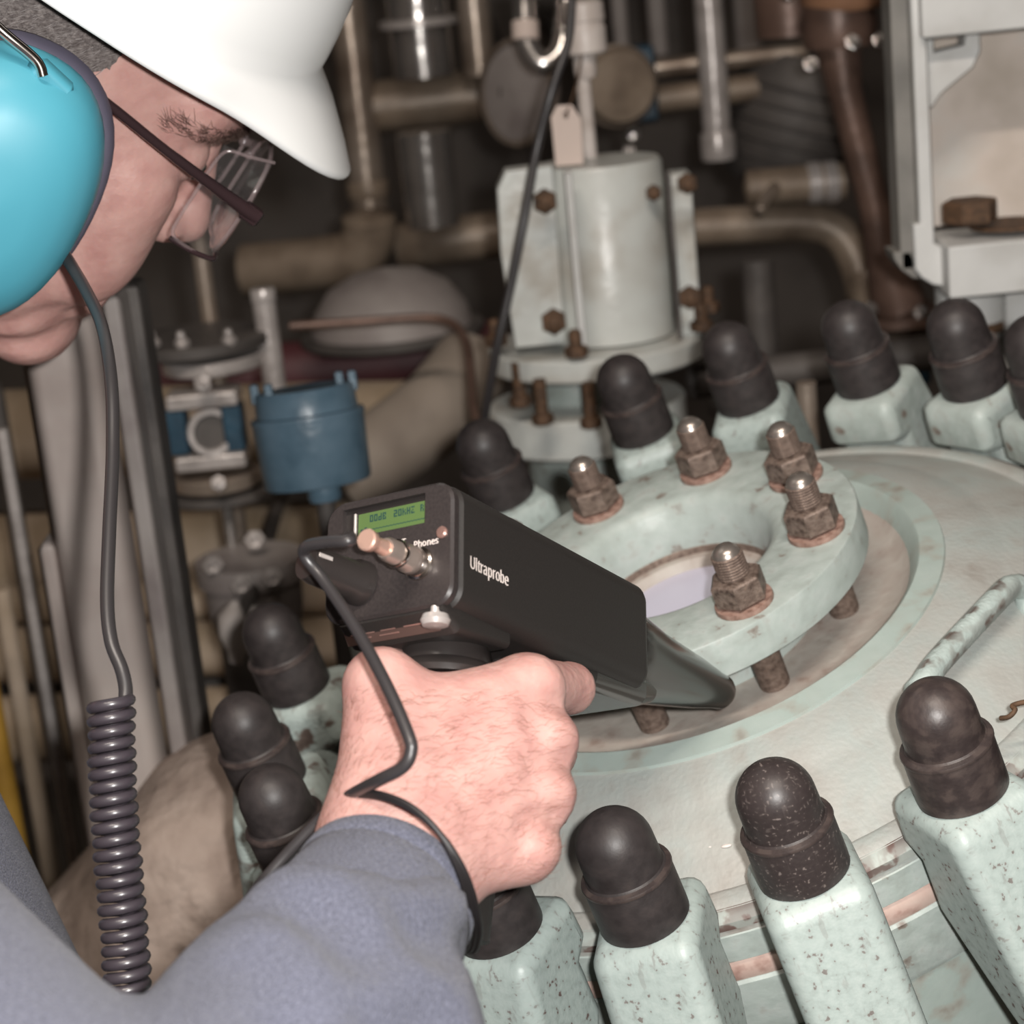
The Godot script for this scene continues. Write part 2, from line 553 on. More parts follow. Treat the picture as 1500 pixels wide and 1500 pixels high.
	M.eye = mat(rgb(226, 214, 208), 0.15)
	M.iris = mat(rgb(58, 52, 46), 0.15)
	# plant room
	var mott := func(sd: int, lo: Color, mid: Color, hi: Color, rough: float, metal: float, sc: float): return mat(W, rough, metal, noise_tex(sd, 0.014, [[0.0, lo], [0.5, mid], [1.0, hi]], 5, FastNoiseLite.TYPE_SIMPLEX_SMOOTH, 256), sc, grain, 0.03)
	M.paint_grey = mott.call(51, rgb(168, 162, 152), rgb(196, 198, 194), rgb(206, 210, 206), 0.32, 0.0, 5.0)
	M.frame_grey = mott.call(52, rgb(180, 178, 174), rgb(202, 202, 200), rgb(212, 212, 210), 0.5, 0.0, 3.0)
	M.frame_shade = mott.call(53, rgb(100, 98, 94), rgb(128, 125, 120), rgb(142, 138, 132), 0.6, 0.0, 3.0)  # frame grey painted darker, for the side turned from the light
	M.recess = mott.call(54, rgb(182, 170, 158), rgb(204, 192, 182), rgb(206, 202, 196), 0.6, 0.0, 3.0)
	M.brown_pipe = mott.call(55, rgb(96, 82, 70), rgb(142, 126, 110), rgb(160, 144, 128), 0.42, 0.15, 4.0)
	M.steel_pipe = mott.call(56, rgb(120, 104, 92), rgb(168, 152, 138), rgb(196, 182, 170), 0.32, 0.6, 4.0)
	M.bright_pipe = mott.call(57, rgb(160, 154, 150), rgb(190, 184, 180), rgb(214, 210, 206), 0.2, 0.85, 4.0)
	M.bronze = mott.call(58, rgb(76, 60, 53), rgb(108, 86, 76), rgb(130, 104, 92), 0.4, 0.3, 5.0)
	M.orange = mott.call(59, rgb(110, 80, 62), rgb(146, 108, 82), rgb(160, 120, 94), 0.6, 0.0, 5.0)
	M.column = mott.call(60, rgb(150, 136, 130), rgb(176, 164, 158), rgb(184, 174, 168), 0.45, 0.0, 2.0)
	M.blue = mott.call(61, rgb(72, 96, 112), rgb(94, 118, 134), rgb(108, 130, 146), 0.35, 0.0, 8.0)
	M.blue_dark = mott.call(62, rgb(24, 52, 70), rgb(34, 64, 82), rgb(46, 80, 100), 0.5, 0.0, 8.0)
	M.silver = mott.call(63, rgb(166, 158, 154), rgb(198, 190, 186), rgb(220, 212, 208), 0.3, 0.4, 8.0)
	M.lagging = mott.call(64, rgb(128, 110, 86), rgb(170, 152, 132), rgb(194, 176, 158), 0.8, 0.0, 2.5)
	M.duct = mott.call(75, rgb(112, 100, 90), rgb(146, 134, 122), rgb(160, 148, 137), 0.7, 0.0, 2.5)
	M.concrete = mat(rgb(240, 240, 240), 0.85, 0.0, noise_tex(65, 0.012, [[0.0, rgb(120, 102, 92)], [0.4, rgb(158, 141, 130)], [0.7, rgb(176, 159, 148)], [1.0, rgb(142, 125, 114)]], 6), 3.0, noise_tex(66, 0.02, [], 5), 0.6)
	M.dark_red = mott.call(67, rgb(54, 26, 30), rgb(84, 44, 48), rgb(96, 54, 56), 0.6, 0.0, 3.0)
	M.black_iron = mott.call(68, rgb(62, 58, 56), rgb(86, 81, 78), rgb(104, 98, 94), 0.6, 0.2, 4.0)
	M.dome_grey = mott.call(69, rgb(120, 110, 108), rgb(150, 142, 138), rgb(160, 152, 148), 0.55, 0.0, 3.0)
	M.tagpaper = mat(rgb(214, 196, 186), 0.7)
	M.white_fit = mott.call(70, rgb(180, 168, 160), rgb(204, 194, 188), rgb(214, 206, 200), 0.4, 0.0, 6.0)
	M.yellow = mott.call(71, rgb(150, 112, 40), rgb(190, 146, 60), rgb(196, 152, 70), 0.6, 0.0, 3.0)
	M.wall = mott.call(72, rgb(92, 86, 82), rgb(120, 113, 108), rgb(134, 126, 120), 0.9, 0.0, 1.0)
	M.floor = mott.call(73, rgb(70, 62, 56), rgb(92, 84, 76), rgb(104, 96, 88), 0.85, 0.0, 1.0)


func _ready() -> void:
	rng.seed = 7
	# camera, environment, lights
	cb = Basis(Vector3.RIGHT, -PITCH) * Basis(Vector3.BACK, -ROLL)
	var cam := Camera3D.new()
	cam.name = "camera"
	var lens := CameraAttributesPhysical.new()
	lens.frustum_focal_length = 24.0
	lens.frustum_focus_distance = 0.80
	lens.exposure_aperture = 4.0
	lens.frustum_near = 0.05
	lens.frustum_far = 30.0
	cam.attributes = lens
	add_child(cam)
	cam.keep_aspect = Camera3D.KEEP_HEIGHT
	cam.fov = rad_to_deg(2.0 * atan(750.0 / PX))
	cam.near = 0.05
	cam.transform = Transform3D(cb, cam_at)
	var env := Environment.new()
	env.background_mode = Environment.BG_COLOR
	env.background_color = Color(0.02, 0.02, 0.02)
	env.tonemap_mode = Environment.TONE_MAPPER_LINEAR
	env.tonemap_exposure = 1.05
	env.sdfgi_enabled = true
	env.ssao_enabled = true
	env.ssil_enabled = true
	var we := WorldEnvironment.new()
	we.name = "environment"
	we.environment = env
	add_child(we)
	var flash := SpotLight3D.new() # the photographer's flash beside the lens
	flash.name = "camera_flash"
	flash.light_color = Color(1.0, 0.99, 0.975)
	flash.light_energy = 0.92
	flash.light_size = 0.012
	flash.spot_angle = 42.0
	flash.spot_angle_attenuation = 0.4
	flash.spot_range = 12.0
	flash.spot_attenuation = 2.0
	flash.shadow_enabled = true
	add_child(flash)
	flash.transform = Transform3D(cb, cam_at + cb * Vector3(0.034, 0.022, 0.0))
	frames()
	make_materials()
	build_room()
	build_vessel()
	build_clamps()
	build_background()
	build_person()
	build_headgear()
	build_probe()
	build_cables()


# ---------------------------------------------------------------- the room
func wall(called: String, size: Vector3, at: Vector3, m: Material) -> void:
	var o := part(called, MB.new().box(size, 0.005), m, self)
	o.position = at
	tag(o, "", "", "", "structure")

func build_room() -> void:
	wall("floor", Vector3(5.4, 0.2, 5.6), Vector3(0, -0.1, -1.2), M.floor)
	wall("ceiling", Vector3(5.4, 0.2, 5.6), Vector3(0, 3.3, -1.2), M.wall)
	wall("wall_back", Vector3(5.4, 3.2, 0.2), Vector3(0, 1.6, -3.9), M.wall)
	wall("wall_front", Vector3(5.4, 3.2, 0.2), Vector3(0, 1.6, 1.5), M.wall)
	wall("wall_left", Vector3(0.2, 3.2, 5.2), Vector3(-2.6, 1.6, -1.2), M.wall)
	wall("wall_right", Vector3(0.2, 3.2, 5.2), Vector3(2.6, 1.6, -1.2), M.wall)
	# added fill: a fluorescent fitting out of view, above and behind the camera
	var lamp := thing("added_ceiling_lamp", "added long white fluorescent fill lamp under the ceiling, out of view", "lamp", spot(Vector3(-0.2, 3.12, 0.3)))
	part("lamp_body", MB.new().box(Vector3(1.3, 0.06, 0.16), 0.01, spot(Vector3(0, 0.05, 0))), M.frame_grey, lamp)
	var glow := StandardMaterial3D.new()
	glow.albedo_color = Color(0.9, 0.9, 0.88)
	glow.emission_enabled = true
	glow.emission = Color(1.0, 0.95, 0.9)
	glow.emission_energy_multiplier = 1.2
	part("lamp_tube", MB.new().tube([Vector3(-0.6, 0, 0), Vector3(0.6, 0, 0)], 0.018, 12), glow, lamp)
	var al := AreaLight3D.new()  # added fill that lifts the dark background
	al.name = "added_fill_light"
	al.light_color = Color(1.0, 0.95, 0.9)
	al.light_energy = 3.6
	al.area_size = Vector2(1.2, 0.1)
	al.area_range = 8.0
	al.area_attenuation = 2.0
	al.shadow_enabled = true
	add_child(al)
	al.transform = Transform3D(Basis(Vector3.RIGHT, -PI / 2), Vector3(-0.2, 3.09, 0.3))


# ---------------------------------------------------------------- the vessel under inspection
var FT := Transform3D()

func V2(a: Array) -> Array:
	var out := []
	for i in range(0, a.size(), 2): out.append(Vector2(a[i], a[i + 1]))
	return out

func build_vessel() -> void:
	# frame of the cover: X to the right, Y its axis, Z to the near side; origin on the top of the raised ring
	FT = Transform3D(cb * Basis(Vector3(0.9195, 0.3931, 0), Vector3(-0.3567, 0.8344, 0.4200), Vector3(0.1651, -0.3862, 0.9075)), cam_at + cb * Vector3(0.0746, -0.02, -0.9847))
	FT.basis = FT.basis.orthonormalized()
	var o := thing("vessel_cover", "large round pale green bolted cover of a pressure vessel with a dished centre", "vessel cover", FT)
	part("cover_plate", MB.new().lathe(V2([0.118, -0.0305, 0.124, -0.0325, 0.130, -0.0335, 0.140, -0.0372, 0.148, -0.0406, 0.1505, -0.0424, 0.154, -0.0435, 0.166, -0.0492, 0.180, -0.0568, 0.1855, -0.0598, 0.187, -0.0590, 0.1885, -0.0588, 0.193, -0.0600, 0.196, -0.0615, 0.2, -0.0655, 0.2, -0.085]).duplicate().map(func(q): return q), Transform3D(), 96).lathe(V2([0.2, -0.0655, 0.196, -0.0625]), Transform3D(), 4), M.plate, o)
	part("dish_rim", MB.new().lathe(V2([0.108, -0.0385, 0.1135, -0.0305, 0.1155, -0.0292, 0.1265, -0.0315, 0.1275, -0.036]), Transform3D(), 96), M.mint, o)
	part("dish", MB.new().lathe(V2([0.05, -0.0455, 0.09, -0.0450, 0.103, -0.0425, 0.109, -0.0375]), Transform3D(), 80), M.dish, o)
	part("neck", MB.new().lathe(V2([0.0615, -0.046, 0.0615, -0.019]), Transform3D(), 64), M.aqua, o)
	part("cover_edge", MB.new().lathe(V2([0.1985, -0.0705, 0.2006, -0.072, 0.2006, -0.0850, 0.199, -0.0864, 0.19, -0.0864]).duplicate().map(func(q): return q), Transform3D(), 96), M.aqua, o)
	part("rust_seam", MB.new().lathe(V2([0.2004, -0.0690, 0.2007, -0.0652, 0.1988, -0.0634, 0.1955, -0.0612, 0.1945, -0.0613]), Transform3D(), 96), M.rust_edge, o)
	part("gasket", MB.new().lathe(V2([0.185, -0.0960, 0.1995, -0.0960, 0.2003, -0.0940, 0.2003, -0.0880, 0.1992, -0.0862]), Transform3D(), 96), M.gasket, o, "pinkish gasket between cover and vessel")
	for k in [[0.1670, -103.7, 0.0014], [0.1695, -101.3, 0.0024]]:
		var t := deg_to_rad(k[1])
		part("paint_chip", MB.new().ball(Vector3(cos(t) * k[0], -0.0505, -sin(t) * k[0]), Vector3(k[2], 0.0006, 0.0010), Basis(Vector3.UP, t * 0.2), 10), M.print, o)
	# welded bar handle
	var inv := FT.affine_inverse()
	var path := []
	for q in [[1340, 1015, 0.872], [1352, 1002, 0.868], [1378, 966, 0.878], [1464, 874, 0.905], [1482, 860, 0.914], [1500, 862, 0.92], [1506, 885, 0.922], [1516, 940, 0.915], [1524, 985, 0.905]]:
		path.append(inv * P(q[0], q[1], q[2]))
	part("bar_handle", MB.new().tube(smooth_path(path, 6), 0.0056, 14), M.lug_worn, o, "chipped bar handle welded to the cover")
	path = []
	for q in [[1466, 1052, 0.838], [1478, 1050, 0.834], [1487, 1040, 0.834], [1483, 1034, 0.837], [1498, 1029, 0.838], [1520, 1026, 0.838]]:
		path.append(inv * P(q[0], q[1], q[2]))
	part("wire_hook", MB.new().tube(smooth_path(path, 5), 0.0011, 8), M.rust_dark, o, "small bent rusty wire")
	var body := thing("pressure_vessel", "pale green flanged shell of the vessel below the bolted cover", "vessel", FT)
	part("body_flange", MB.new().lathe(V2([0.19, -0.1265, 0.2004, -0.1255, 0.2012, -0.123, 0.2012, -0.0970, 0.2, -0.0958, 0.17, -0.0958]), Transform3D(), 96), M.aqua, body)
	part("shell", MB.new().lathe(V2([0.0, -0.52, 0.12, -0.51, 0.19, -0.45, 0.1995, -0.42, 0.1995, -0.127, 0.18, -0.127]), Transform3D(), 96), M.mint, body)
	# bolted sight-glass ring
	var ring := thing("sight_glass_flange", "thick pale green ring flange bolted over the cover's centre opening", "flange", FT)
	part("ring", MB.new().lathe(V2([0.056, -0.020, 0.0925, -0.020, 0.094, -0.0188, 0.094, -0.0012, 0.0936, -0.0004, 0.0926, 0.0, 0.057, 0.0, 0.0535, -0.0012, 0.0505, -0.005, 0.047, -0.021, 0.0475, -0.032]), Transform3D(), 96), M.aqua, ring)
	part("retainer", MB.new().lathe(V2([0.0472, -0.0305, 0.0462, -0.0290, 0.0425, -0.0292, 0.0405, -0.0312, 0.0395, -0.034]), Transform3D(), 64), M.dish, ring)
	part("seal", MB.new().lathe(V2([0.0478, -0.0290, 0.0474, -0.0255, 0.0466, -0.0262, 0.0462, -0.0292]), Transform3D(), 64), M.rust, ring)
	part("sight_glass", MB.new().lathe(V2([0.0440, -0.0345, 0.0395, -0.0338, 0.025, -0.0322, 0.0, -0.0316]), Transform3D(), 64), M.glass, ring, "pale lilac glass in the opening")
	# studs with nuts
	var st := thing("stud_bolt", "", "bolt", FT, "studs around the sight glass flange")
	var prof := [Vector2(0.0, -0.0450), Vector2(0.0066, -0.0450), Vector2(0.0072, -0.044), Vector2(0.0072, -0.0)]
	part("washer", MB.new().lathe(V2([0.008, 0.0, 0.0135, 0.0, 0.0138, 0.0008, 0.0135, 0.0026, 0.007, 0.0028]), Transform3D(), 30), M.rust_red, st)
	part("nut", nut(MB.new(), spot(Vector3(0, 0.0026, 0)), 0.0128, 0.0132), M.rust, st)
	var th := [Vector2(0.0066, -0.0460), Vector2(0.0072, -0.044), Vector2(0.0072, 0.012)]
	var y := 0.0125
	while y < 0.0265:
		th.append(Vector2(0.0074, y)); th.append(Vector2(0.0066, y + 0.0007))
		y += 0.0014
	part("stud", MB.new().lathe(th, Transform3D(), 24), M.rust, st)
	part("tip", MB.new().lathe(V2([0.0067, 0.0265, 0.0062, 0.0285, 0.004, 0.0308, 0.0, 0.0315]), Transform3D(), 24), M.stud_tip, st)
	var where := ["rusty stud and nut at the far left of the ring flange, beside the probe", "rusty stud and nut on the far edge of the ring flange, before two caps", "rusty stud and nut on the ring flange partly hidden behind another nut", "rusty stud and nut on the right edge of the flange, before its twin", "rusty stud and nut nearest the sight glass opening and the probe, on the near right", "rusty stud showing under the ring flange below the probe's cone", "rusty stud showing under the ring flange beside the gripping hand", "rusty stud and nut hidden behind the black probe housing"]
	for k in 8:
		var s: Node3D = st
		if k > 0:
			s = st.duplicate()
			s.name = numbered("stud_bolt")
			add_child(s)
		s.set_meta("label", where[k])
		var t := 1.8249 - k * PI / 4
		s.transform = FT * Transform3D(Basis(Vector3.UP, t + k * 0.9), Vector3(cos(t), 0, -sin(t)) * 0.0762)


func build_clamps() -> void:
	var c := thing("clamp_bolt", "", "clamp bolt", FT, "capped clamp bolts round the cover")
	# lug: a profile in the radial plane (x outward, y along the axis) given its width along the rim
	var prof := PackedVector2Array(V2([-0.020, -0.036, 0.017, -0.036, 0.0215, -0.039, 0.0235, -0.044, 0.046, -0.128, 0.0475, -0.136, 0.045, -0.143, 0.039, -0.147, 0.031, -0.147, 0.022, -0.141, 0.004, -0.118, -0.0165, -0.090, -0.0165, -0.0655, -0.0245, -0.0608, -0.0265, -0.058, -0.0255, -0.045, -0.024, -0.038]))
	var turn := Basis(Vector3(0, 0, 1), Vector3(0, 1, 0), Vector3(-1, 0, 0))
	var lug := part("lug", MB.new().extrude(prof, 0.044, 0.0075, Transform3D(turn, Vector3.ZERO), 0.9), M.lug, c)
	var cp := [Vector2(0.0, -0.0368), Vector2(0.0172, -0.0368), Vector2(0.0185, -0.0355), Vector2(0.0186, -0.0335), Vector2(0.0184, -0.0145), Vector2(0.0179, -0.0125), Vector2(0.0168, -0.0119), Vector2(0.0160, -0.0110), Vector2(0.0158, -0.004)]
	for i in 10:
		var a := PI / 2 * i / 9
		cp.append(Vector2(0.0157 * cos(a), 0.0158 * sin(a)))
	var cap := part("cap", MB.new().lathe(cp, Transform3D(), 44, 0, TAU, 0.6), M.rubber, c)
	part("cap_seam", MB.new().lathe(V2([0.0178, -0.0142, 0.0187, -0.0140, 0.0189, -0.0132, 0.0186, -0.0124, 0.0168, -0.0117]), Transform3D(), 44), M.rubber_worn, cap)
	var row := [
		[-74.5, "rubber", "worn", "worn black domed cap on a speckled lug beside the welded bar handle"],
		[-92.8, "dusty", "", "black domed cap dotted with pale dust, on the lug next to the worn brownish cap"],
		[-109.8, "rubber", "", "plain black domed cap on the speckled lug just right of the gripping fist"],
		[-126.5, "rubber", "", "black domed cap half hidden under the wrist"],
		[-145.0, "rubber", "", "black domed cap and clamp lug hidden behind the sleeve"],
		[-162.2, "rubber", "worn", "lowest of the three black domed caps left of the fist, just above the sleeve"],
		[177.3, "rubber", "worn", "middle one of the three black domed caps left of the fist"],
		[155.2, "rubber", "worn", "topmost of the three black domed caps left of the fist, on a dirty lug"],
		[130.0, "rubber", "", "black domed cap and clamp lug hidden behind the probe housing"],
		[106.0, "rubber", "", "black domed cap standing behind the top edge of the black probe"],
		[82.6, "rubber", "", "black domed cap on a pale lug behind the leftmost nuts of the ring flange"],
		[66.0, "rubber", "", "black domed cap in front of the grey valve housing's base flange"],
		[47.0, "rubber", "lump", "black domed cap on a lumpy lug in front of the bronze strut's foot"],
		[29.0, "rubber", "lump", "black domed cap on a lumpy chipped lug in front of the grey machine frame"],
		[13.5, "rubber", "lump", "black domed cap cut by the picture's edge below the machine frame"],
		[-4.0, "rubber", "", "black domed cap and lug beyond the right end of the cover"]]
	var first := true
	for q in row:
		var o: Node3D = c
		if not first:
			o = c.duplicate()
			o.name = numbered("clamp_bolt")
			add_child(o)
		first = false
		var t := deg_to_rad(q[0])
		var out := Vector3(cos(t), 0, -sin(t))
		var y := (Vector3.UP - out * 0.037).normalized()
		var x := y.cross(out).normalized()
		o.transform = FT * Transform3D(Basis(x, y, x.cross(y)), out * 0.221)
		o.set_meta("label", q[3])
		var k: MeshInstance3D = o.get_node("cap")
		k.material_override = {"rubber": M.rubber, "dusty": M.rubber_dusty}[q[1]] if q[0] != -74.5 else M.rubber_worn
		k.rotation.y = t * 3.0
		if q[2] == "worn" and q[0] != -74.5: o.get_node("lug").material_override = M.lug_worn
		if q[2] == "lump": o.get_node("lug").material_override = M.aqua


# ---------------------------------------------------------------- the probe in the hand
var DT := Transform3D()

func build_probe() -> void:
	var o := thing("inspection_probe", "black pistol-shaped ultrasonic inspection probe with a small green display, held in the hand", "inspection instrument", DT)
	var hw := 0.028
	var hh := 0.0232
	part("housing", MB.new().loft([[hw - 0.0012, hh - 0.0012, 0.0068, 0, 0, -0.0052], [hw, hh, 0.008, 0, 0, -0.0065], [hw - 0.0006, hh - 0.0008, 0.008, 0, 0, -0.141], [hw - 0.0014, hh - 0.0016, 0.0075, 0, 0, -0.1435], [hw - 0.0036, hh - 0.0036, 0.006, 0, 0, -0.1447]]), M.device, o)
	# rear panel with a window cut out
	var pan := MB.new().loft([[hw - 0.0013, hh - 0.0013, 0.0070, 0, 0, 0.0], [hw - 0.0003, hh - 0.0003, 0.0078, 0, 0, -0.001], [hw - 0.0003, hh - 0.0003, 0.0078, 0, 0, -0.0036], [hw - 0.0014, hh - 0.0014, 0.0068, 0, 0, -0.0045], [hw - 0.0014, hh - 0.0014, 0.0068, 0, 0, -0.0056]], Transform3D(), false)
	var wx0 := -0.0202
	var wx1 := 0.0158
	var wy0 := 0.0086
	var wy1 := 0.0198
	var outer := []
	var zz := Vector3(0, 0, 1)
	for cc in 4:
		var cx: float = (hw - 0.0083) * [1, -1, -1, 1][cc]
		var cy: float = (hh - 0.0083) * [1, 1, -1, -1][cc]
		for i in 8:
			var a := PI / 2 * cc + PI / 2 * i / 7
			outer.append(Vector2(cx + cos(a) * 0.007, cy + sin(a) * 0.007))
	var win := [Vector2(wx1, wy1), Vector2(wx0, wy1), Vector2(wx0, wy0), Vector2(wx1, wy0)]
	for cc in 4:
		var wa: Vector2 = win[cc]
		for i in 8:
			var j0 := cc * 8 + i
			var p0: Vector2 = outer[j0]
			var p1: Vector2 = outer[(j0 + 1) % 32]
			pan.tri(Vector3(p0.x, p0.y, 0), Vector3(p1.x, p1.y, 0), Vector3(wa.x, wa.y, 0), zz, zz, zz)
		var p2: Vector2 = outer[(cc * 8 + 8) % 32]
		var wb: Vector2 = win[(cc + 1) % 4]
		pan.tri(Vector3(p2.x, p2.y, 0), Vector3(wa.x, wa.y, 0), Vector3(wb.x, wb.y, 0), zz, zz, zz)
		var inn := Vector3(-(wa.y + wb.y), 0, 0)
		var e := wb - wa
		inn = Vector3(-e.y, e.x, 0).normalized()
		pan.quad(Vector3(wa.x, wa.y, 0), Vector3(wb.x, wb.y, 0), Vector3(wb.x, wb.y, -0.0024), Vector3(wa.x, wa.y, -0.0024), inn, inn, inn, inn)
	part("rear_panel", pan, M.device_panel, o)
	var scr := part("display_bezel", MB.new().box(Vector3(wx1 - wx0 + 0.001, wy1 - wy0 + 0.001, 0.001), 0.0002, spot(Vector3((wx0 + wx1) / 2, (wy0 + wy1) / 2, -0.0029))), M.device_gloss, o)
	part("bezel_lip", MB.new().box(Vector3(0.0012, 0.0092, 0.0012), 0.0004, spot(Vector3(-0.0158, 0.0137, -0.0018))), M.silver, o)
	# the liquid crystal display and its characters
	var im := Image.create(240, 64, false, Image.FORMAT_RGB8)
	im.fill(rgb(84, 106, 62))
	var ink := rgb(40, 66, 62)
	var glyph := {"0": "75557", "2": "71747", "R": "65655", "d": "11757", "B": "75657", "k": "45655", "H": "55755", "z": "70247", ".": "00002", "4": "55711"}
	for pair in [["00dB", 40], ["20kHz", 124], ["R", 216]]:
		var x0: int = pair[1]
		for ch in str(pair[0]):
			var rows: String = glyph.get(ch, "00000")
			for yy in 5:
				for xx in 3:
					if (int(rows[yy]) >> (2 - xx)) & 1: im.fill_rect(Rect2i(x0 + xx * 4, 8 + yy * 4, 4, 4), ink)
			x0 += 15
	im.fill_rect(Rect2i(8, 44, 12, 16), ink)
	im.fill_rect(Rect2i(22, 40, 8, 20), ink)
	im.fill_rect(Rect2i(34, 44, 2, 12), ink)
	for xx in range(38, 236, 6): im.fill_rect(Rect2i(xx, 47 + (xx / 6) % 2, 5, 3), ink)
	var lcd := StandardMaterial3D.new()
	lcd.albedo_texture = ImageTexture.create_from_image(im)
	lcd.roughness = 0.35
	lcd.emission_enabled = true
	lcd.emission_texture = lcd.albedo_texture
	lcd.emission_operator = BaseMaterial3D.EMISSION_OP_MULTIPLY
	lcd.emission = Color.WHITE
	lcd.emission_energy_multiplier = 0.015
	part("display_screen", MB.new().flat(Vector3(-0.0148, 0.0178, -0.00225), Vector3(0.0153, 0.0178, -0.00225), Vector3(0.0153, 0.0092, -0.00225), Vector3(-0.0148, 0.0092, -0.00225)), lcd, o, "green display with dark segments")
	# screw, socket, knob
	part("panel_screw", MB.new().lathe(V2([0.0, -0.0002, 0.0022, -0.0002, 0.0022, 0.0006, 0.0016, 0.0012, 0.0, 0.0013]), yto(Vector3.BACK, Vector3(0.0233, 0.0036, 0)), 18), M.pink_screw, o)
	part("socket", MB.new().lathe(V2([0.0, 0.0, 0.0062, 0.0, 0.0060, 0.001, 0.0052, 0.0014, 0.0050, 0.004, 0.0038, 0.0046, 0.0, 0.0046]), yto(Vector3.BACK, Vector3(0.0135, -0.0062, 0)), 24), M.chrome, o)
	var dial_dir := Vector3(-0.26, 0.10, 1.0)
	var dial := part("volume_dial", MB.new().lathe(V2([0.0, -0.001, 0.0085, -0.001, 0.0082, 0.003, 0.0072, 0.005, 0.0068, 0.021, 0.0060, 0.0245, 0.0, 0.025]), yto(dial_dir, Vector3(-0.0118, -0.0092, 0)), 28), M.device_gloss, o)
	part("pointer", MB.new().box(Vector3(0.0016, 0.006, 0.0006), 0.0002, yto(dial_dir, Vector3(-0.0118, -0.0092, 0)) * spot(Vector3(0.0015, 0.021, 0.0066))), M.silver, dial)
	# sloped heel under the panel with its small print
	part("heel", MB.new().loft([[0.0225, 0.0020, 0.0018, 0.0005, -0.0218, -0.0015], [0.0235, 0.0060, 0.003, 0.0005, -0.0242, -0.0110], [0.0225, 0.0045, 0.0025, 0.0005, -0.0232, -0.045]]), M.device, o)
	part("rating_plate", MB.new().box(Vector3(0.040, 0.0092, 0.0006), 0.0002, Transform3D(Basis(Vector3.RIGHT, 0.62), Vector3(-0.002, -0.0256, -0.0052))), M.plate_brown, o)
	for k in 4:
		for j in 3 - k % 2:
			part("small_print", MB.new().box(Vector3(0.0065 + 0.002 * ((k + j) % 3), 0.0005, 0.0002), 0.0001, Transform3D(Basis(Vector3.RIGHT, 0.62), Vector3(-0.002, -0.0256, -0.0052)) * spot(Vector3(-0.012 + 0.011 * j, 0.0028 - 0.0017 * k, 0.0004))), M.pink_screw, o)
	# trigger grip collar, grip and a bright strap stud
	part("collar", MB.new().lathe(V2([0.0, -0.0405, 0.0195, -0.0405, 0.0205, -0.0385, 0.0195, -0.0365, 0.0168, -0.0345, 0.0160, -0.029, 0.0135, -0.0255, 0.0130, -0.022]), Transform3D(Basis.from_scale(Vector3(0.95, 1, 1.15)), Vector3(0.003, 0, -0.034)), 36), M.device_gloss, o)
	var gs := []
	for i in 9:
		var f := i / 8.0
		gs.append([lerpf(0.0135, 0.0150, sin(f * PI)), 0.019 + 0.002 * sin(f * 5.0), 0.011, 0.0, 0.010 * f, -0.040 - 0.092 * f])
	part("grip", MB.new().loft(gs, Transform3D(Basis(Vector3(1, 0, 0), Vector3(0, 0, 1), Vector3(0, 1, 0)), Vector3(0.001, 0, -0.046))), M.device, o)
	part("trigger", MB.new().tube(smooth_path([Vector3(0.001, -0.022, -0.074), Vector3(0.001, -0.032, -0.071), Vector3(0.001, -0.044, -0.075)], 6), 0.0035, 10), M.device_gloss, o)
	var lugp := Vector3(0.0195, -0.0232, -0.002)
	part("strap_stud", MB.new().lathe(V2([0.0, -0.0066, 0.0046, -0.006, 0.0054, -0.0042, 0.0046, -0.0022, 0.0018, -0.0015, 0.0016, 0.002]), spot(lugp), 20), M.silver, o)
	part("housing_screw", MB.new().lathe(V2([0.0, -0.0016, 0.0024, -0.001, 0.0028, 0.001]), Transform3D(Basis(Vector3.BACK, 0.7), Vector3(0.0195, -0.0225, -0.092)), 18), M.silver, o)
	# rubber cone over the front sensor
	var c0 := Vector3(0.001, -0.0015, -0.140)
	var c1 := Vector3(0.0165, -0.0030, -0.233)
	var cl := (c1 - c0).length()
	var wob := [Vector2(0.0208, 0.0), Vector2(0.0222, 0.003), Vector2(0.0222, 0.012), Vector2(0.0208, 0.020), Vector2(0.0162, cl * 0.42), Vector2(0.0115, cl * 0.75), Vector2(0.0082, cl * 0.93), Vector2(0.0078, cl * 0.975), Vector2(0.0066, cl), Vector2(0.004, cl), Vector2(0.0036, cl - 0.006), Vector2(0.0, cl - 0.006)]
	part("rubber_cone", MB.new().lathe(wob, yto(c1 - c0, c0), 48), M.cone, o)
	# lower cowl running back from the cone
	part("front_cowl", MB.new().loft([[0.020, 0.0050, 0.0045, 0.001, -0.0226, -0.088], [0.0215, 0.0062, 0.0055, 0.001, -0.0222, -0.11], [0.0205, 0.0066, 0.0055, 0.002, -0.0200, -0.15], [0.0135, 0.0052, 0.0048, 0.004, -0.0160, -0.168]]), M.cone, o)
	# lettering
	var font := SystemFont.new()
	font.font_names = PackedStringArray(["Droid Sans"])
	for q in [["Ultraprobe", 0.0061, Transform3D(Basis(Vector3.UP, PI / 2), Vector3(0.0279, -0.0052, -0.0105)), 0.86], ["Phones", 0.0024, spot(Vector3(0.0112, 0.0010, 0.0001)), 1.0], ["T", 0.0024, spot(Vector3(0.0062, 0.0028, 0.0001)), 1.0]]:
		var tm := TextMesh.new()
		tm.text = q[0]
		tm.font = font
		tm.font_size = 32
		tm.pixel_size = q[1] / 32.0
		tm.depth = 0.0003
		tm.horizontal_alignment = HORIZONTAL_ALIGNMENT_LEFT
		var l := part("lettering", tm, M.print, o)
		l.transform = q[2]
		l.scale = Vector3(q[3], 1, 1)


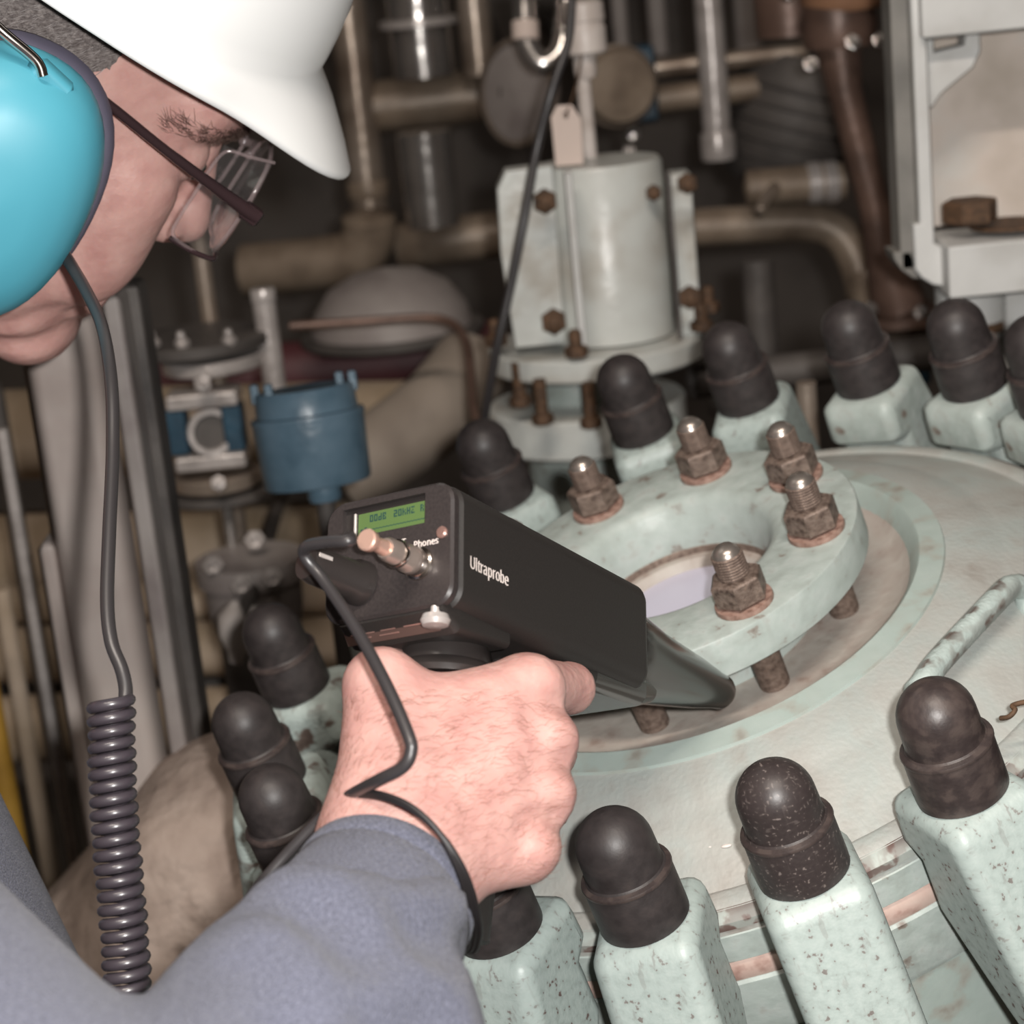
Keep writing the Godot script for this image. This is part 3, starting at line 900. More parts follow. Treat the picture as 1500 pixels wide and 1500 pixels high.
# ---------------------------------------------------------------- plant behind the vessel
func vpair(u0: float, v0: float, u1: float, v1: float, z: float) -> Array: # top and bottom of a plumb line seen between two pixels
	var top := P(u0, v0, z)
	var zb := z
	var bot := top
	for i in 4:
		bot = P(u1, v1, zb)
		zb = z + (top.y - bot.y) * sin(PITCH)
	var x := (top.x + bot.x) / 2
	var zz := (top.z + bot.z) / 2
	return [Vector3(x, top.y, zz), Vector3(x, bot.y, zz)]

# stands an object at pixel (u, v), depth z; returns its node; q() then turns pixel offsets from there into local metres
var qs := 0.001
var qup := Vector2(0, -1)
func stand(called: String, label: String, category: String, u: float, v: float, z: float, group := "") -> Node3D:
	qs = z / PX
	var lean := atan2(1925.0 - u, 11300.0 - v)
	qup = Vector2(-sin(lean), -cos(lean))
	return thing(called, label, category, spot(P(u, v, z)), group)

func q(du: float, dv: float, dz := 0.0) -> Vector3:
	var r := Vector2(cos(ROLL), -sin(ROLL))
	var det := r.x * qup.y - r.y * qup.x
	return Vector3((du * qup.y - dv * qup.x) / det * qs, (r.x * dv - r.y * du) / det * qs / cos(PITCH), dz)

func vpipe(called: String, label: String, u0: float, v0: float, u1: float, v1: float, z: float, rpx: float, m: Material, group := "", bands := []) -> Node3D:
	var e := vpair(u0, v0, u1, v1, z)
	var o := thing(called, label, "pipe", spot(e[1]), group)
	if v1 > 1280.0 or called in ["short_stub", "dark_rod", "valve_rod"]: e[1].y = 0.0
	if v0 < 0.0: e[0].y = 3.2
	o.position = e[1]
	var h: float = e[0].y - e[1].y
	var r := rpx * z / PX
	part("tube", MB.new().lathe(V2([0, 0, r, 0, r, h, 0, h]), Transform3D(), 28), m, o)
	for b in bands: # [fraction of the height, radius factor, height px, material, name]
		var bh: float = b[2] * z / PX
		var br: float = r * b[1]
		part(b[4], MB.new().lathe(V2([0, -bh / 2, br * 0.95, -bh / 2, br, -bh * 0.4, br, bh * 0.4, br * 0.95, bh / 2, 0, bh / 2]), spot(Vector3(0, h * b[0], 0)), 28), b[3], o)
	return o

func run(called: String, label: String, category: String, pts: Array, rpx: float, m: Material, part_name := "tube", group := "", per := 8, sides := 20) -> Node3D: # a bent pipe through [u, v, z] points
	var w := []
	for p in pts: w.append(P(p[0], p[1], p[2]))
	var o := thing(called, label, category, spot(w[0]), group)
	if called == "drain_pipe": w.append_array([Vector3(w[-1].x + 0.005, 0.6, w[-1].z), Vector3(w[-1].x + 0.005, 0.0, w[-1].z)])
	for i in w.size(): w[i] -= o.position
	var r: float = rpx * pts[0][2] / PX
	part(part_name, MB.new().tube(smooth_path(w, per) if w.size() > 2 else w, r, sides), m, o)
	return o

func bolt_on(parent: Node, at: Vector3, dir: Vector3, r: float, m: Material, called := "bolt", shank := 0.6) -> void:
	var mb := nut(MB.new(), yto(dir, at), r, r * 0.95)
	mb.lathe(V2([0, r * 0.9, r * 0.55, r * 0.9, r * 0.55, r * (0.95 + shank * 0.8), r * 0.4, r * (0.95 + shank), 0, r * (0.95 + shank)]), yto(dir, at), 12)
	part(called, mb, m, parent)

func wall_rod(o: Node3D, at := Vector3.ZERO, r := 0.012) -> void: # a stay from a fitting back to the wall
	var w := o.position + at
	part("wall_stay", MB.new().tube([at, Vector3(at.x, at.y, -3.8 - o.position.z)], r, 12), M.black_iron, o)

func floor_leg(o: Node3D, at := Vector3.ZERO, r := 0.012) -> void: # a leg from a fitting down to the floor
	part("floor_leg", MB.new().tube([at, Vector3(at.x, -o.position.y, at.z)], r, 14), M.black_iron, o)

func disc(r: float, h: float, bev := 0.002) -> Array:
	return V2([0, 0, r - bev, 0, r, bev, r, h - bev, r - bev, h, 0, h])

func build_background() -> void:
	var B := Vector3.BACK
	# --- grey bolted bearing housing with its two flanges
	var o := stand("bearing_housing", "pale grey bolted bearing housing with rusty bolts standing behind the cover", "pump housing", 880, 505, 1.5)
	var s := qs
	part("barrel", MB.new().lathe(V2([0, 0, 92 * s, 0, 92 * s, 252 * s, 88 * s, 258 * s, 0, 258 * s]), spot(q(22, -4, -0.03)), 48), M.paint_grey, o)
	part("side_cheek", MB.new().extrude(PackedVector2Array([Vector2(-34, 0) * s, Vector2(40, 0) * s, Vector2(44, 258) * s, Vector2(-24, 256) * s, Vector2(-38, 232) * s, Vector2(-42, 140) * s]), 50 * s, 3 * s, spot(q(-92, -2, 0.0))), M.paint_grey, o)
	part("joint_strip", MB.new().box(Vector3(10, 250, 30) * s, 2 * s, spot(q(-42, -130, 0.035))), M.frame_grey, o)
	part("side_cheek", MB.new().box(Vector3(34, 244, 50) * s, 4 * s, spot(q(124, -122, -0.02))), M.paint_grey, o)
	part("joint_gap", MB.new().box(Vector3(7, 246, 10) * s, 2 * s, spot(q(104, -126, 0.006))), M.black_iron, o)
	for b in [[-85, -210, 0.032, 18], [-72, -46, 0.032, 19], [72, -216, 0.008, 12], [117, -232, 0.02, 15], [124, -76, 0.02, 17]]:
		bolt_on(o, q(b[0], b[1], b[2]), B, b[3] * s, M.rust_dark)
	part("base_flange", MB.new().lathe(disc(162 * s, 34 * s, 4 * s), spot(q(0, 34, -0.03)), 64), M.paint_grey, o)
	for b in [[-40, 0, 0.045], [-152, 2, 0.0], [148, -20, 0.0], [165, -36, -0.03]]:
		bolt_on(o, q(b[0], b[1], b[2]), Vector3.UP, 17 * s, M.rust_dark, "flange_nut", 1.4)
	part("lantern", MB.new().lathe(V2([0, 0, 70 * s, 0, 66 * s, 70 * s, 0, 70 * s]), spot(q(-20, 98, -0.05)), 40), M.aqua, o)
	part("lower_flange", MB.new().lathe(disc(150 * s, 60 * s, 4 * s), spot(q(-10, 152, -0.04)), 64), M.paint_grey, o)
	for b in [[-88, 92, 0.05], [-20, 92, 0.06], [-118, 80, 0.02], [60, 80, 0.05]]:
		part("tie_rod", MB.new().lathe(V2([0, 0, 9 * s, 0, 9 * s, 66 * s, 0, 66 * s]), spot(q(b[0], b[1], b[2])), 14), M.rust_dark, o)
		bolt_on(o, q(b[0], b[1], b[2]), Vector3.UP, 16 * s, M.rust_dark, "flange_nut", 0.5)
	part("foot", MB.new().lathe(V2([0, 0, 95 * s, 0, 95 * s, 120 * s, 0, 120 * s]), spot(q(0, 270, -0.05)), 40), M.aqua, o)
	# stem and fitting above it
	o = stand("threaded_spindle", "pale stem with a white threaded fitting above the bearing housing", "valve stem", 866, 250, 1.52)
	s = qs
	part("rod", MB.new().lathe(V2([0, 0, 11 * s, 0, 11 * s, 160 * s, 0, 160 * s]), Transform3D(), 18), M.white_fit, o)
	part("ferrule", MB.new().lathe(V2([0, 0, 14 * s, 0, 17 * s, 8 * s, 17 * s, 32 * s, 0, 32 * s]), spot(q(-8, -128)), 20), M.white_fit, o)
	part("fitting", MB.new().lathe(V2([0, 0, 27 * s, 0, 31 * s, 4 * s, 31 * s, 38 * s, 29 * s, 40 * s, 29 * s, 46 * s, 31 * s, 48 * s, 30 * s, 72 * s, 20 * s, 78 * s, 0, 78 * s]), spot(q(-8, -160)), 28), M.white_fit, o)
	# paper tag on its wire
	o = stand("paper_tag", "blank pale cardboard tag hanging on a wire beside the stem", "tag", 826, 155, 1.46)
	s = qs
	var tp := PackedVector2Array([Vector2(-22, -86), Vector2(20, -88), Vector2(23, -22), Vector2(12, 0), Vector2(-10, 2), Vector2(-21, -14)])
	for i in tp.size(): tp[i] *= s
	part("card", MB.new().extrude(tp, 0.0012, 0.0003, Transform3D(Basis(Vector3.UP, 0.15) * Basis(Vector3.BACK, 0.02), Vector3.ZERO)), M.tagpaper, o)
	part("eyelet", MB.new().lathe(V2([0.001, 0.0002, 4 * s, 0.0002, 4.6 * s, 0.0009, 4 * s, 0.0014]), yto(B, q(2, 13, 0.0004)), 14), M.rust_dark, o)
	part("wire", MB.new().tube(smooth_path([q(2, 13, 0.002), q(12, -8, -0.004), q(24, -40, -0.02), q(34, -88, -0.045)], 6), 0.0009, 8), M.rust_dark, o)
	run("hanging_cable", "thin dark cable hanging down in front of the bearing housing", "cable", [[838, -10, 1.40], [832, 60, 1.40], [808, 135, 1.40], [786, 220, 1.41], [768, 320, 1.41], [748, 420, 1.42], [728, 510, 1.43], [712, 600, 1.45], [706, 650, 1.47]], 7, M.cable, "cord", "", 6, 10)
	run("copper_tube", "thin brown tube bending down left of the bearing housing", "tube", [[425, 478, 1.7], [520, 472, 1.7], [620, 466, 1.7], [662, 474, 1.69], [682, 500, 1.66], [689, 540, 1.62], [694, 600, 1.56], [705, 632, 1.525]], 7, M.bronze, "tube", "", 6, 10)

	# --- machine frame at the right
	o = stand("machine_frame", "large pale grey machine frame with a bracket and shelf in the upper right", "machine frame", 1420, 370, 1.32)
	s = qs
	part("recess_panel", MB.new().box(Vector3(330, 300, 10) * s, 1 * s, spot(q(110, -180, -0.05))), M.recess, o)
	part("upright", MB.new().box(Vector3(22, 420, 130) * s, 4 * s, spot(q(-76, -195, -0.015))), M.frame_grey, o)
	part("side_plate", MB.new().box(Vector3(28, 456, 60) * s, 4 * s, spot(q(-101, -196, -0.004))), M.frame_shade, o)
	part("foot_web", MB.new().extrude(PackedVector2Array([Vector2(25, 40) * s, Vector2(25, -6) * s, Vector2(34, -20) * s, Vector2(50, -32) * s, Vector2(72, -38) * s, Vector2(78, -38) * s, Vector2(78, 14) * s, Vector2(56, 30) * s, Vector2(47, 60) * s, Vector2(25, 60) * s]), 128 * s, 4 * s, spot(q(-112, 16, -0.014))), M.frame_grey, o)
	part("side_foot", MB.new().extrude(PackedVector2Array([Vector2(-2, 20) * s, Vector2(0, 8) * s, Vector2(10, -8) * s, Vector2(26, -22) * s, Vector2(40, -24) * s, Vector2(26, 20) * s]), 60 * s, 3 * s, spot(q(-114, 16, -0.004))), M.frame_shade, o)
	part("top_beam", MB.new().box(Vector3(360, 260, 150) * s, 5 * s, spot(q(92, -438, -0.012))), M.frame_grey, o)
	var br := PackedVector2Array([Vector2(-36, 62), Vector2(-8, 62), Vector2(-8, 44), Vector2(34, 50), Vector2(36, 66), Vector2(46, 74), Vector2(58, 66), Vector2(58, 38), Vector2(46, 16), Vector2(0, -16), Vector2(-14, -34), Vector2(-36, -34)])
	for i in br.size(): br[i] *= s
	part("hook_bracket", MB.new().extrude(br, 40 * s, 4 * s, spot(q(-44, -236, -0.005))), M.frame_grey, o)
	part("shelf", MB.new().box(Vector3(330, 78, 150) * s, 5 * s, spot(q(116, 2, 0.0))), M.frame_grey, o)
	part("shelf_nut", nut(MB.new(), spot(q(-2, -44, 0.005)), 40 * s, 34 * s), M.rust_dark, o)
	part("shelf_washer", MB.new().lathe(disc(58 * s, 5 * s, 1 * s), spot(q(58, -38, 0.0)), 24), M.rust_dark, o)
	part("pedestal", MB.new().lathe(V2([0, 0, 50 * s, 0, 50 * s, 170 * s, 0, 170 * s]), spot(q(22, 200, -0.03)), 32), M.frame_grey, o)
	part("pedestal_band", MB.new().lathe(disc(54 * s, 16 * s, 3 * s), spot(q(22, 124, -0.03)), 32), M.rust_dark, o)
	part("pedestal_block", MB.new().box(Vector3(120, 260, 60) * s, 4 * s, spot(q(122, 150, -0.02))), M.frame_grey, o)

	# --- bronze strut beside the frame
	o = stand("support_strut", "brown tapering support strut with bolted collar left of the machine frame", "strut", 1300, 450, 1.75)
	s = qs
	part("leg", MB.new().tube([q(18, 2), q(-20, -140), q(-64, -300), q(-78, -390)], [42 * s, 23 * s, 25 * s, 36 * s], 22), M.bronze, o)
	part("foot_plate", MB.new().lathe(disc(78 * s, 16 * s, 3 * s), spot(q(20, 20)), 36), M.bronze, o)
	part("lower_plate", MB.new().lathe(disc(84 * s, 14 * s, 3 * s), spot(q(18, 44)), 36), M.steel_pipe, o)
	part("collar", MB.new().lathe(V2([0, 0, 50 * s, 0, 56 * s, 30 * s, 50 * s, 60 * s, 0, 60 * s]), spot(q(-72, -360)), 30), M.bronze, o)
	part("drum", MB.new().lathe(V2([0, 0, 52 * s, 0, 60 * s, 12 * s, 60 * s, 130 * s, 0, 130 * s]), spot(q(-66, -408)), 32), M.orange, o)
	part("side_drum", MB.new().lathe(V2([0, 0, 50 * s, 0, 50 * s, 130 * s, 0, 130 * s]), spot(q(-128, -370, -0.05)), 32), M.bronze, o)
	for b in [[-66, -366, 0.036], [-26, -368, 0.03], [-126, -338, 0.044], [-156, -430, 0.04], [36, 0, 0.03], [-36, -4, 0.028]]:
		bolt_on(o, q(b[0], b[1], b[2]), Vector3(0, 0.4, 1), 12 * s, M.bright_pipe, "nut", 0.9)
	part("blue_gasket", MB.new().lathe(disc(52 * s, 60 * s, 3 * s), spot(q(14, 110)), 30), M.blue_dark, o)

	# --- pipes behind
	vpipe("standpipe", "tall pale brown vertical pipe just right of the hard hat", 512, -20, 538, 330, 2.15, 28, M.steel_pipe, "", [[0.02, 1.15, 26, M.brown_pipe, "socket"]])
	run("lower_bend_pipe", "brown pipe bending left below the tall vertical pipe", "pipe", [[540, 318, 2.15], [540, 345, 2.16], [520, 376, 2.17], [470, 386, 2.18], [360, 396, 2.2]], 40, M.brown_pipe)
	vpipe("flanged_column_pipe", "dark shiny vertical pipe with a flange at its foot, top centre left", 610, -30, 618, 112, 2.05, 44, M.bright_pipe, "", [[0.03, 1.32, 12, M.silver, "flange"]])
	vpipe("lower_column_pipe", "short shiny vertical pipe between two brown cross pipes", 624, 192, 632, 330, 2.1, 40, M.bright_pipe)
	run("upper_cross_pipe", "thick brown horizontal pipe in front of the disc, upper centre", "pipe", [[540, 158, 2.2], [640, 146, 2.2], [750, 134, 2.2]], 38, M.brown_pipe)
	run("middle_cross_pipe", "brown horizontal pipe left of the bearing housing", "pipe", [[592, 360, 2.22], [660, 351, 2.2], [760, 340, 2.2]], 34, M.brown_pipe)
	vpipe("narrow_standpipe", "narrow pale vertical pipe above the thick brown cross pipe", 694, -20, 700, 110, 2.12, 24, M.steel_pipe, "", [[0.05, 1.2, 22, M.brown_pipe, "socket"]])
	o = run("small_elbow_pipe", "small shiny elbow fitting with a white band left of the white threaded fitting", "pipe fitting", [[768, -20, 1.75], [770, 30, 1.75], [773, 66, 1.75], [790, 92, 1.75], [812, 86, 1.75], [826, 60, 1.75], [832, -10, 1.75]], 17, M.bright_pipe)
	part("band", MB.new().tube([P(769, 32, 1.748) - o.position, P(770, 58, 1.748) - o.position], 20 * 1.75 / PX, 18), M.tagpaper, o)
	o = stand("valve_disc", "large round pale valve disc seen edge-on behind the hanging cable", "valve disc", 764, 135, 1.95)
	s = qs
	part("plate", MB.new().lathe(V2([0, -10 * s, 60 * s, -10 * s, 72 * s, -8 * s, 76 * s, 0, 72 * s, 8 * s, 40 * s, 12 * s, 0, 14 * s]), yto(Vector3(-0.72, 0.1, 0.65), Vector3.ZERO), 40), M.dome_grey, o)
	part("rim", MB.new().lathe(V2([70 * s, 2 * s, 78 * s, 2 * s, 80 * s, 6 * s, 78 * s, 12 * s, 70 * s, 13 * s]), yto(Vector3(-0.72, 0.1, 0.65), Vector3.ZERO), 40), M.steel_pipe, o)
	wall_rod(o, Vector3(-0.01, 0, -0.01))
	o = stand("end_cover", "brownish rounded end cover right of the stem", "end cover", 898, 125, 1.95)
	s = qs
	part("cover", MB.new().lathe(V2([0, 0, 46 * s, 0, 54 * s, 6 * s, 56 * s, 30 * s, 50 * s, 40 * s, 0, 42 * s]), yto(Vector3(0.25, 0, 1), Vector3.ZERO), 36), M.brown_pipe, o)
	part("clamp_ring", MB.new().lathe(V2([54 * s, 10 * s, 60 * s, 12 * s, 60 * s, 24 * s, 54 * s, 26 * s]), yto(Vector3(0.25, 0, 1), Vector3.ZERO), 36), M.steel_pipe, o)
	wall_rod(o)
	o = stand("blue_box", "dark blue upright box right of the brownish end cover", "junction box", 940, 122, 2.0)
	s = qs
	part("case", MB.new().box(Vector3(40, 110, 60) * s, 5 * s), M.blue_dark, o)
	part("lid", MB.new().box(Vector3(34, 100, 8) * s, 3 * s, spot(Vector3(0, 0, 34 * s))), M.blue_dark, o)
	bolt_on(o, q(-16, 68, 0.03), Vector3(0, 0.3, 1), 11 * s, M.bright_pipe, "nut", 0.5)
	bolt_on(o, q(-22, 92, 0.03), Vector3(0, 0.3, 1), 10 * s, M.silver, "nut", 0.5)
	wall_rod(o)
	vpipe("slim_standpipe", "slim pale vertical pipe right of the blue box", 1038, -20, 1050, 214, 2.0, 21, M.silver, "", [[0.0, 1.25, 40, M.silver, "socket"], [-0.14, 2.0, 26, M.black_iron, "flange"]])
	run("rear_rail", "thin horizontal rail crossing behind the slim vertical pipe", "rail", [[930, 104, 2.05], [1060, 88, 2.05], [1180, 76, 2.05]], 13, M.steel_pipe)
	run("rear_tray", "dim brown horizontal tray behind the blue box", "rail", [[930, 150, 2.06], [1110, 128, 2.06]], 20, M.brown_pipe)
	for k in [[905, 12, "dim pale upright bar at the top, right of the white fitting"], [960, 14, "dim pale upright bar at the top, left of the slim vertical pipe"], [1092, 20, "dim wide upright bar right of the slim vertical pipe"]]:
		vpipe("rear_upright", k[2], k[0], -20, k[0] + 6, 80, 2.5, k[1], M.dome_grey, "upright bars at the back")
	run("drain_pipe", "brown pipe bending down to the right of the bearing housing", "pipe", [[985, 336, 1.97], [1080, 330, 1.97], [1180, 326, 1.97], [1226, 340, 1.97], [1252, 376, 1.97], [1268, 430, 1.97], [1276, 480, 1.97]], 28, M.brown_pipe)
	o = run("union_pipe", "short horizontal pipe with bright union rings above the brown bend", "pipe fitting", [[1095, 276, 1.9], [1170, 270, 1.9], [1236, 264, 1.9]], 27, M.brown_pipe)
	for k in [[1192, 268], [1216, 266]]:
		part("union_ring", MB.new().tube([P(k[0] - 9, k[1] + 1, 1.9) - o.position, P(k[0] + 9, k[1] - 1, 1.9) - o.position], 31 * 1.9 / PX, 24), M.silver, o)
	run("small_valve_pipe", "thin bent pipe end in front of the union rings", "pipe", [[1112, 310, 1.86], [1122, 290, 1.872], [1136, 274, 1.885]], 9, M.steel_pipe)
	o = stand("dark_motor", "dark rounded motor housing behind the bronze strut", "motor", 1165, 170, 2.1)
	s = qs
	part("case", MB.new().lathe(V2([0, -100 * s, 80 * s, -96 * s, 92 * s, -70 * s, 92 * s, 60 * s, 70 * s, 90 * s, 0, 96 * s]), yto(Vector3(0.3, 1, 0.1), Vector3.ZERO), 32), M.black_iron, o)
	for k in 5: part("fin", MB.new().lathe(disc(97 * s, 6 * s, 2 * s), yto(Vector3(0.3, 1, 0.1), Vector3(0.3, 1, 0.1).normalized() * (-60 + k * 26) * s), 32), M.black_iron, o)
	for k in [[1050, 480, 1015, 500], [1160, 560, 1150, 620]]:
		vpipe("short_stub", "dim short upright stub between the black caps and the brown bend" if k[0] == 1050 else "bright short upright stub behind the caps, left of the lumpy lugs", k[0] + 60 if k[0] == 1050 else 1180, 380 if k[0] == 1050 else 560, k[0] + 66 if k[0] == 1050 else 1186, 520 if k[0] == 1050 else 640, 1.75 if k[0] == 1050 else 1.35, 24 if k[0] == 1050 else 15, M.black_iron if k[0] == 1050 else M.steel_pipe)
	run("floor_pipe", "dark horizontal pipe low behind the black caps on the right", "pipe", [[1010, 560, 1.6], [1180, 540, 1.6], [1420, 510, 1.6]], 26, M.black_iron)

	# --- left side: column, rods, lagged pipes
	var e := vpair(128, 430, 180, 1290, 1.15)
	o = thing("support_column", "wide pale grey support column behind the coiled cable", "column", spot(e[1]))
	var h: float = e[0].y - e[1].y
	part("flange_plate", MB.new().box(Vector3(0.046, h + 0.5, 0.03), 0.012, spot(Vector3(-0.002, h / 2 - 0.25, 0))), M.column, o)
	part("side_plate", MB.new().box(Vector3(0.012, h + 0.5, 0.05), 0.004, spot(Vector3(0.031, h / 2 - 0.25, -0.012))), M.dome_grey, o)
	part("dark_gap_strip", MB.new().box(Vector3(0.010, h + 0.5, 0.03), 0.003, spot(Vector3(0.0385, h / 2 - 0.25, -0.03))), M.black_iron, o)  # dark strip drawn for the black gap beside the column
	part("edge_plate", MB.new().box(Vector3(0.012, h + 0.36, 0.04), 0.005, spot(Vector3(-0.028, h / 2 - 0.32, -0.012))), M.column, o)
	vpipe("thin_rod", "thin bright upright rod left of the grey column", 32, 625, 88, 1300, 1.4, 9, M.silver)
	vpipe("dark_rod", "dark upright pipe at the left edge below the chin", 4, 560, 50, 1000, 1.7, 14, M.black_iron)
	vpipe("yellow_post", "yellow upright post at the left edge", -22, 850, 8, 1290, 1.5, 18, M.yellow)
	vpipe("orange_rod", "brownish upright rod right of the yellow post", 22, 860, 58, 1300, 1.6, 13, M.lagging)
	for k in [[[-2300, 690], [620, 622], 1.88, 66, "upper brown lagged pipe left of the blue box"], [[-2300, 900], [620, 800], 1.95, 72, "wide brown lagged pipe behind the sight-glass valve"], [[-2300, 960], [520, 872], 1.86, 30, "wide brown lagged pipe at the level of the probe"], [[-2300, 1040], [560, 940], 1.84, 40, "brown lagged pipe behind the far left black cap"], [[-2300, 1170], [560, 1045], 1.84, 50, "lowest brown lagged pipe behind the left black caps"]]:
		run("lagged_pipe", k[4], "pipe", [[k[0][0], k[0][1], k[2]], [(k[0][0] + k[1][0]) / 2.0, (k[0][1] + k[1][1]) / 2.0, k[2]], [k[1][0], k[1][1], k[2]]], k[3], M.lagging, "lagging", "brown lagged pipes at the left")
	run("beige_duct", "beige rounded duct behind the blue round box", "duct", [[500, 690, 1.8], [560, 660, 1.8], [640, 600, 1.8], [690, 540, 1.85]], 62, M.duct)
	o = stand("tank_dome", "grey domed tank top left of the bearing housing", "tank", 575, 480, 1.95)
	s = qs
	part("dome", MB.new().lathe(V2([0, -10 * s, 120 * s, -6 * s, 112 * s, 30 * s, 88 * s, 62 * s, 50 * s, 82 * s, 0, 90 * s]), Transform3D(), 48), M.dome_grey, o)
	part("rim", MB.new().lathe(disc(136 * s, 14 * s, 4 * s), spot(Vector3(0, -14 * s, 0)), 48), M.black_iron, o)
	run("red_beam", "dark red horizontal pipe behind the blue round box", "pipe", [[150, 560, 2.05], [480, 540, 2.05], [740, 510, 2.05]], 44, M.dark_red)
	# --- blue round box
	o = stand("round_junction_box", "blue round junction box with four lugs above the probe's display", "junction box", 466, 708, 1.3)
	s = qs
	var tilt := Basis(Vector3.BACK, 0.04) * Basis(Vector3.RIGHT, -0.13)
	part("body", MB.new().lathe(V2([0, 0, 76 * s, 0, 79 * s, 4 * s, 82 * s, 92 * s, 82 * s, 96 * s, 0, 96 * s]), Transform3D(tilt, Vector3.ZERO), 48), M.blue, o)
	part("cover", MB.new().lathe(V2([0, 96 * s, 83 * s, 96 * s, 84 * s, 100 * s, 83 * s, 104 * s, 75 * s, 106 * s, 73 * s, 138 * s, 70 * s, 142 * s, 60 * s, 140 * s, 0, 138 * s]), Transform3D(tilt, Vector3.ZERO), 48), M.blue, o)
	for k in [[-70, 10, 0.02], [-46, 40, 0.02], [52, -20, 0.02], [72, -6, 0.02]]:
		part("cover_lug", MB.new().box(Vector3(13, 30, 13) * s, 3 * s, Transform3D(tilt, tilt * Vector3(k[0] * s, 142 * s, k[1] * s))), M.blue, o)
	part("cable_gland", MB.new().lathe(V2([0, -26 * s, 22 * s, -26 * s, 25 * s, -20 * s, 25 * s, 0, 0, 0]), Transform3D(tilt, tilt * Vector3(8 * s, 0, 10 * s)), 24), M.blue, o)
	floor_leg(o, Vector3(8 * s, -20 * s, 4 * s), 14 * s)
	# --- sight-glass valve between flanges
	o = stand("sight_glass_valve", "silver and blue sight-glass valve between two flanges left of the blue round box", "valve", 308, 625, 1.6)
	s = qs
	part("upper_flange", MB.new().lathe(disc(108 * s, 18 * s, 3 * s), spot(q(-26, -102, -0.03)), 44), M.black_iron, o)
	part("companion_flange", MB.new().lathe(disc(74 * s, 20 * s, 3 * s), spot(q(0, -76, -0.02)), 40), M.silver, o)
	for k in [[-80, -118], [-38, -118], [30, -122]]: bolt_on(o, q(k[0], k[1], 0.012), Vector3(0, 1, 0.3), 11 * s, M.silver, "bolt", 1.2)
	bolt_on(o, q(-4, -74, 0.03), B, 13 * s, M.silver, "bolt", 1.0)
	part("top_bar", MB.new().box(Vector3(106, 24, 60) * s, 5 * s, spot(q(-10, -42))), M.silver, o)
	part("bottom_bar", MB.new().box(Vector3(106, 24, 60) * s, 5 * s, spot(q(4, 46))), M.silver, o)
	part("side_panel", MB.new().box(Vector3(30, 70, 46) * s, 4 * s, spot(q(-46, 4))), M.blue_dark, o)
	part("side_panel", MB.new().box(Vector3(30, 70, 46) * s, 4 * s, spot(q(36, -2))), M.blue_dark, o)
	part("glass_ring", MB.new().lathe(V2([26 * s, 0, 34 * s, 0, 36 * s, 6 * s, 34 * s, 12 * s, 27 * s, 12 * s, 25 * s, 4 * s]), yto(Vector3(0.3, 0.1, 1), q(2, 4, 0.008)), 32), M.silver, o)
	part("dark_core", MB.new().lathe(disc(28 * s, 8 * s, 1 * s), yto(Vector3(0.3, 0.1, 1), q(2, 4, 0.006)), 32), M.black_iron, o)
	part("lower_flange", MB.new().lathe(disc(66 * s, 22 * s, 3 * s), spot(q(10, 92, -0.015)), 40), M.steel_pipe, o)
	bolt_on(o, q(20, 68, 0.03), Vector3(0, 0.4, 1), 12 * s, M.silver, "bolt", 0.8)
	part("lower_disc", MB.new().lathe(disc(92 * s, 14 * s, 3 * s), spot(q(14, 112, -0.03)), 40), M.black_iron, o)
	vpipe("valve_rod", "thin bright upright rod above the sight-glass valve", 296, 340, 306, 502, 1.65, 13, M.steel_pipe)
	vpipe("pale_standpipe", "pale upright pipe rising behind the blue round box", 386, 428, 402, 570, 1.6, 17, M.silver, "", [[0.97, 1.1, 20, M.silver, "cap"]])
	vpipe("lower_valve_rod", "short bright upright rod below the sight-glass valve", 332, 742, 340, 800, 1.62, 9, M.bright_pipe)
	o = stand("bolted_valve_bonnet", "dim bolted valve bonnet with bright nuts left of the probe", "valve bonnet", 370, 850, 1.6)
	s = qs
	part("bonnet", MB.new().lathe(V2([0, -90 * s, 60 * s, -90 * s, 70 * s, -40 * s, 72 * s, 0, 80 * s, 4 * s, 80 * s, 36 * s, 0, 38 * s]), Transform3D(), 36), M.dome_grey, o)
	for k in [[-50, -34, 0.03], [4, -54, 0.0], [-6, -14, 0.045], [36, -22, 0.04]]: bolt_on(o, q(k[0], k[1], k[2]), Vector3(0, 0.6, 0.6), 16 * s, M.silver, "nut", 0.7)
	floor_leg(o, Vector3(0, -90 * s, 0), 60 * s)
	o = stand("white_nozzle", "small dirty white nozzle beside the far left black cap", "nozzle", 350, 960, 1.45)
	s = qs
	part("spout", MB.new().tube([q(-4, 10), q(-2, -10), q(-8, -34), q(-12, -58), q(-6, -80)], [10 * s, 16 * s, 22 * s, 20 * s, 6 * s], 14), M.white_fit, o)
	part("lever", MB.new().tube([q(0, -30), q(18, -56), q(22, -72)], [7 * s, 7 * s, 4 * s], 10), M.white_fit, o)
	wall_rod(o, q(-4, -20), 0.006)
	run("gap_shade_strip", "black strip standing for the shaded gap between the two lowest lagged pipes", "pipe", [[-2300, 1100, 1.9], [330, 1002, 1.9], [520, 992, 1.9]], 12, M.black_iron)  # black tube drawn where the gap between the lagging is in shade
	o = stand("red_mark_valve", "small dark red valve knob low at the left", "valve knob", 272, 1070, 1.8)
	s = qs
	part("knob", MB.new().lathe(V2([0, 0, 16 * s, 0, 20 * s, 10 * s, 18 * s, 30 * s, 0, 34 * s]), yto(Vector3(0.2, 0.3, 1), Vector3.ZERO), 20), M.dark_red, o)
	part("stem", MB.new().tube([Vector3.ZERO, Vector3(0, 0, -0.08)], 8 * s, 10), M.black_iron, o)
	wall_rod(o, Vector3(0, 0, -0.02), 0.006)
	# rough concrete plinth behind the arm
	var pl := SDF.new()
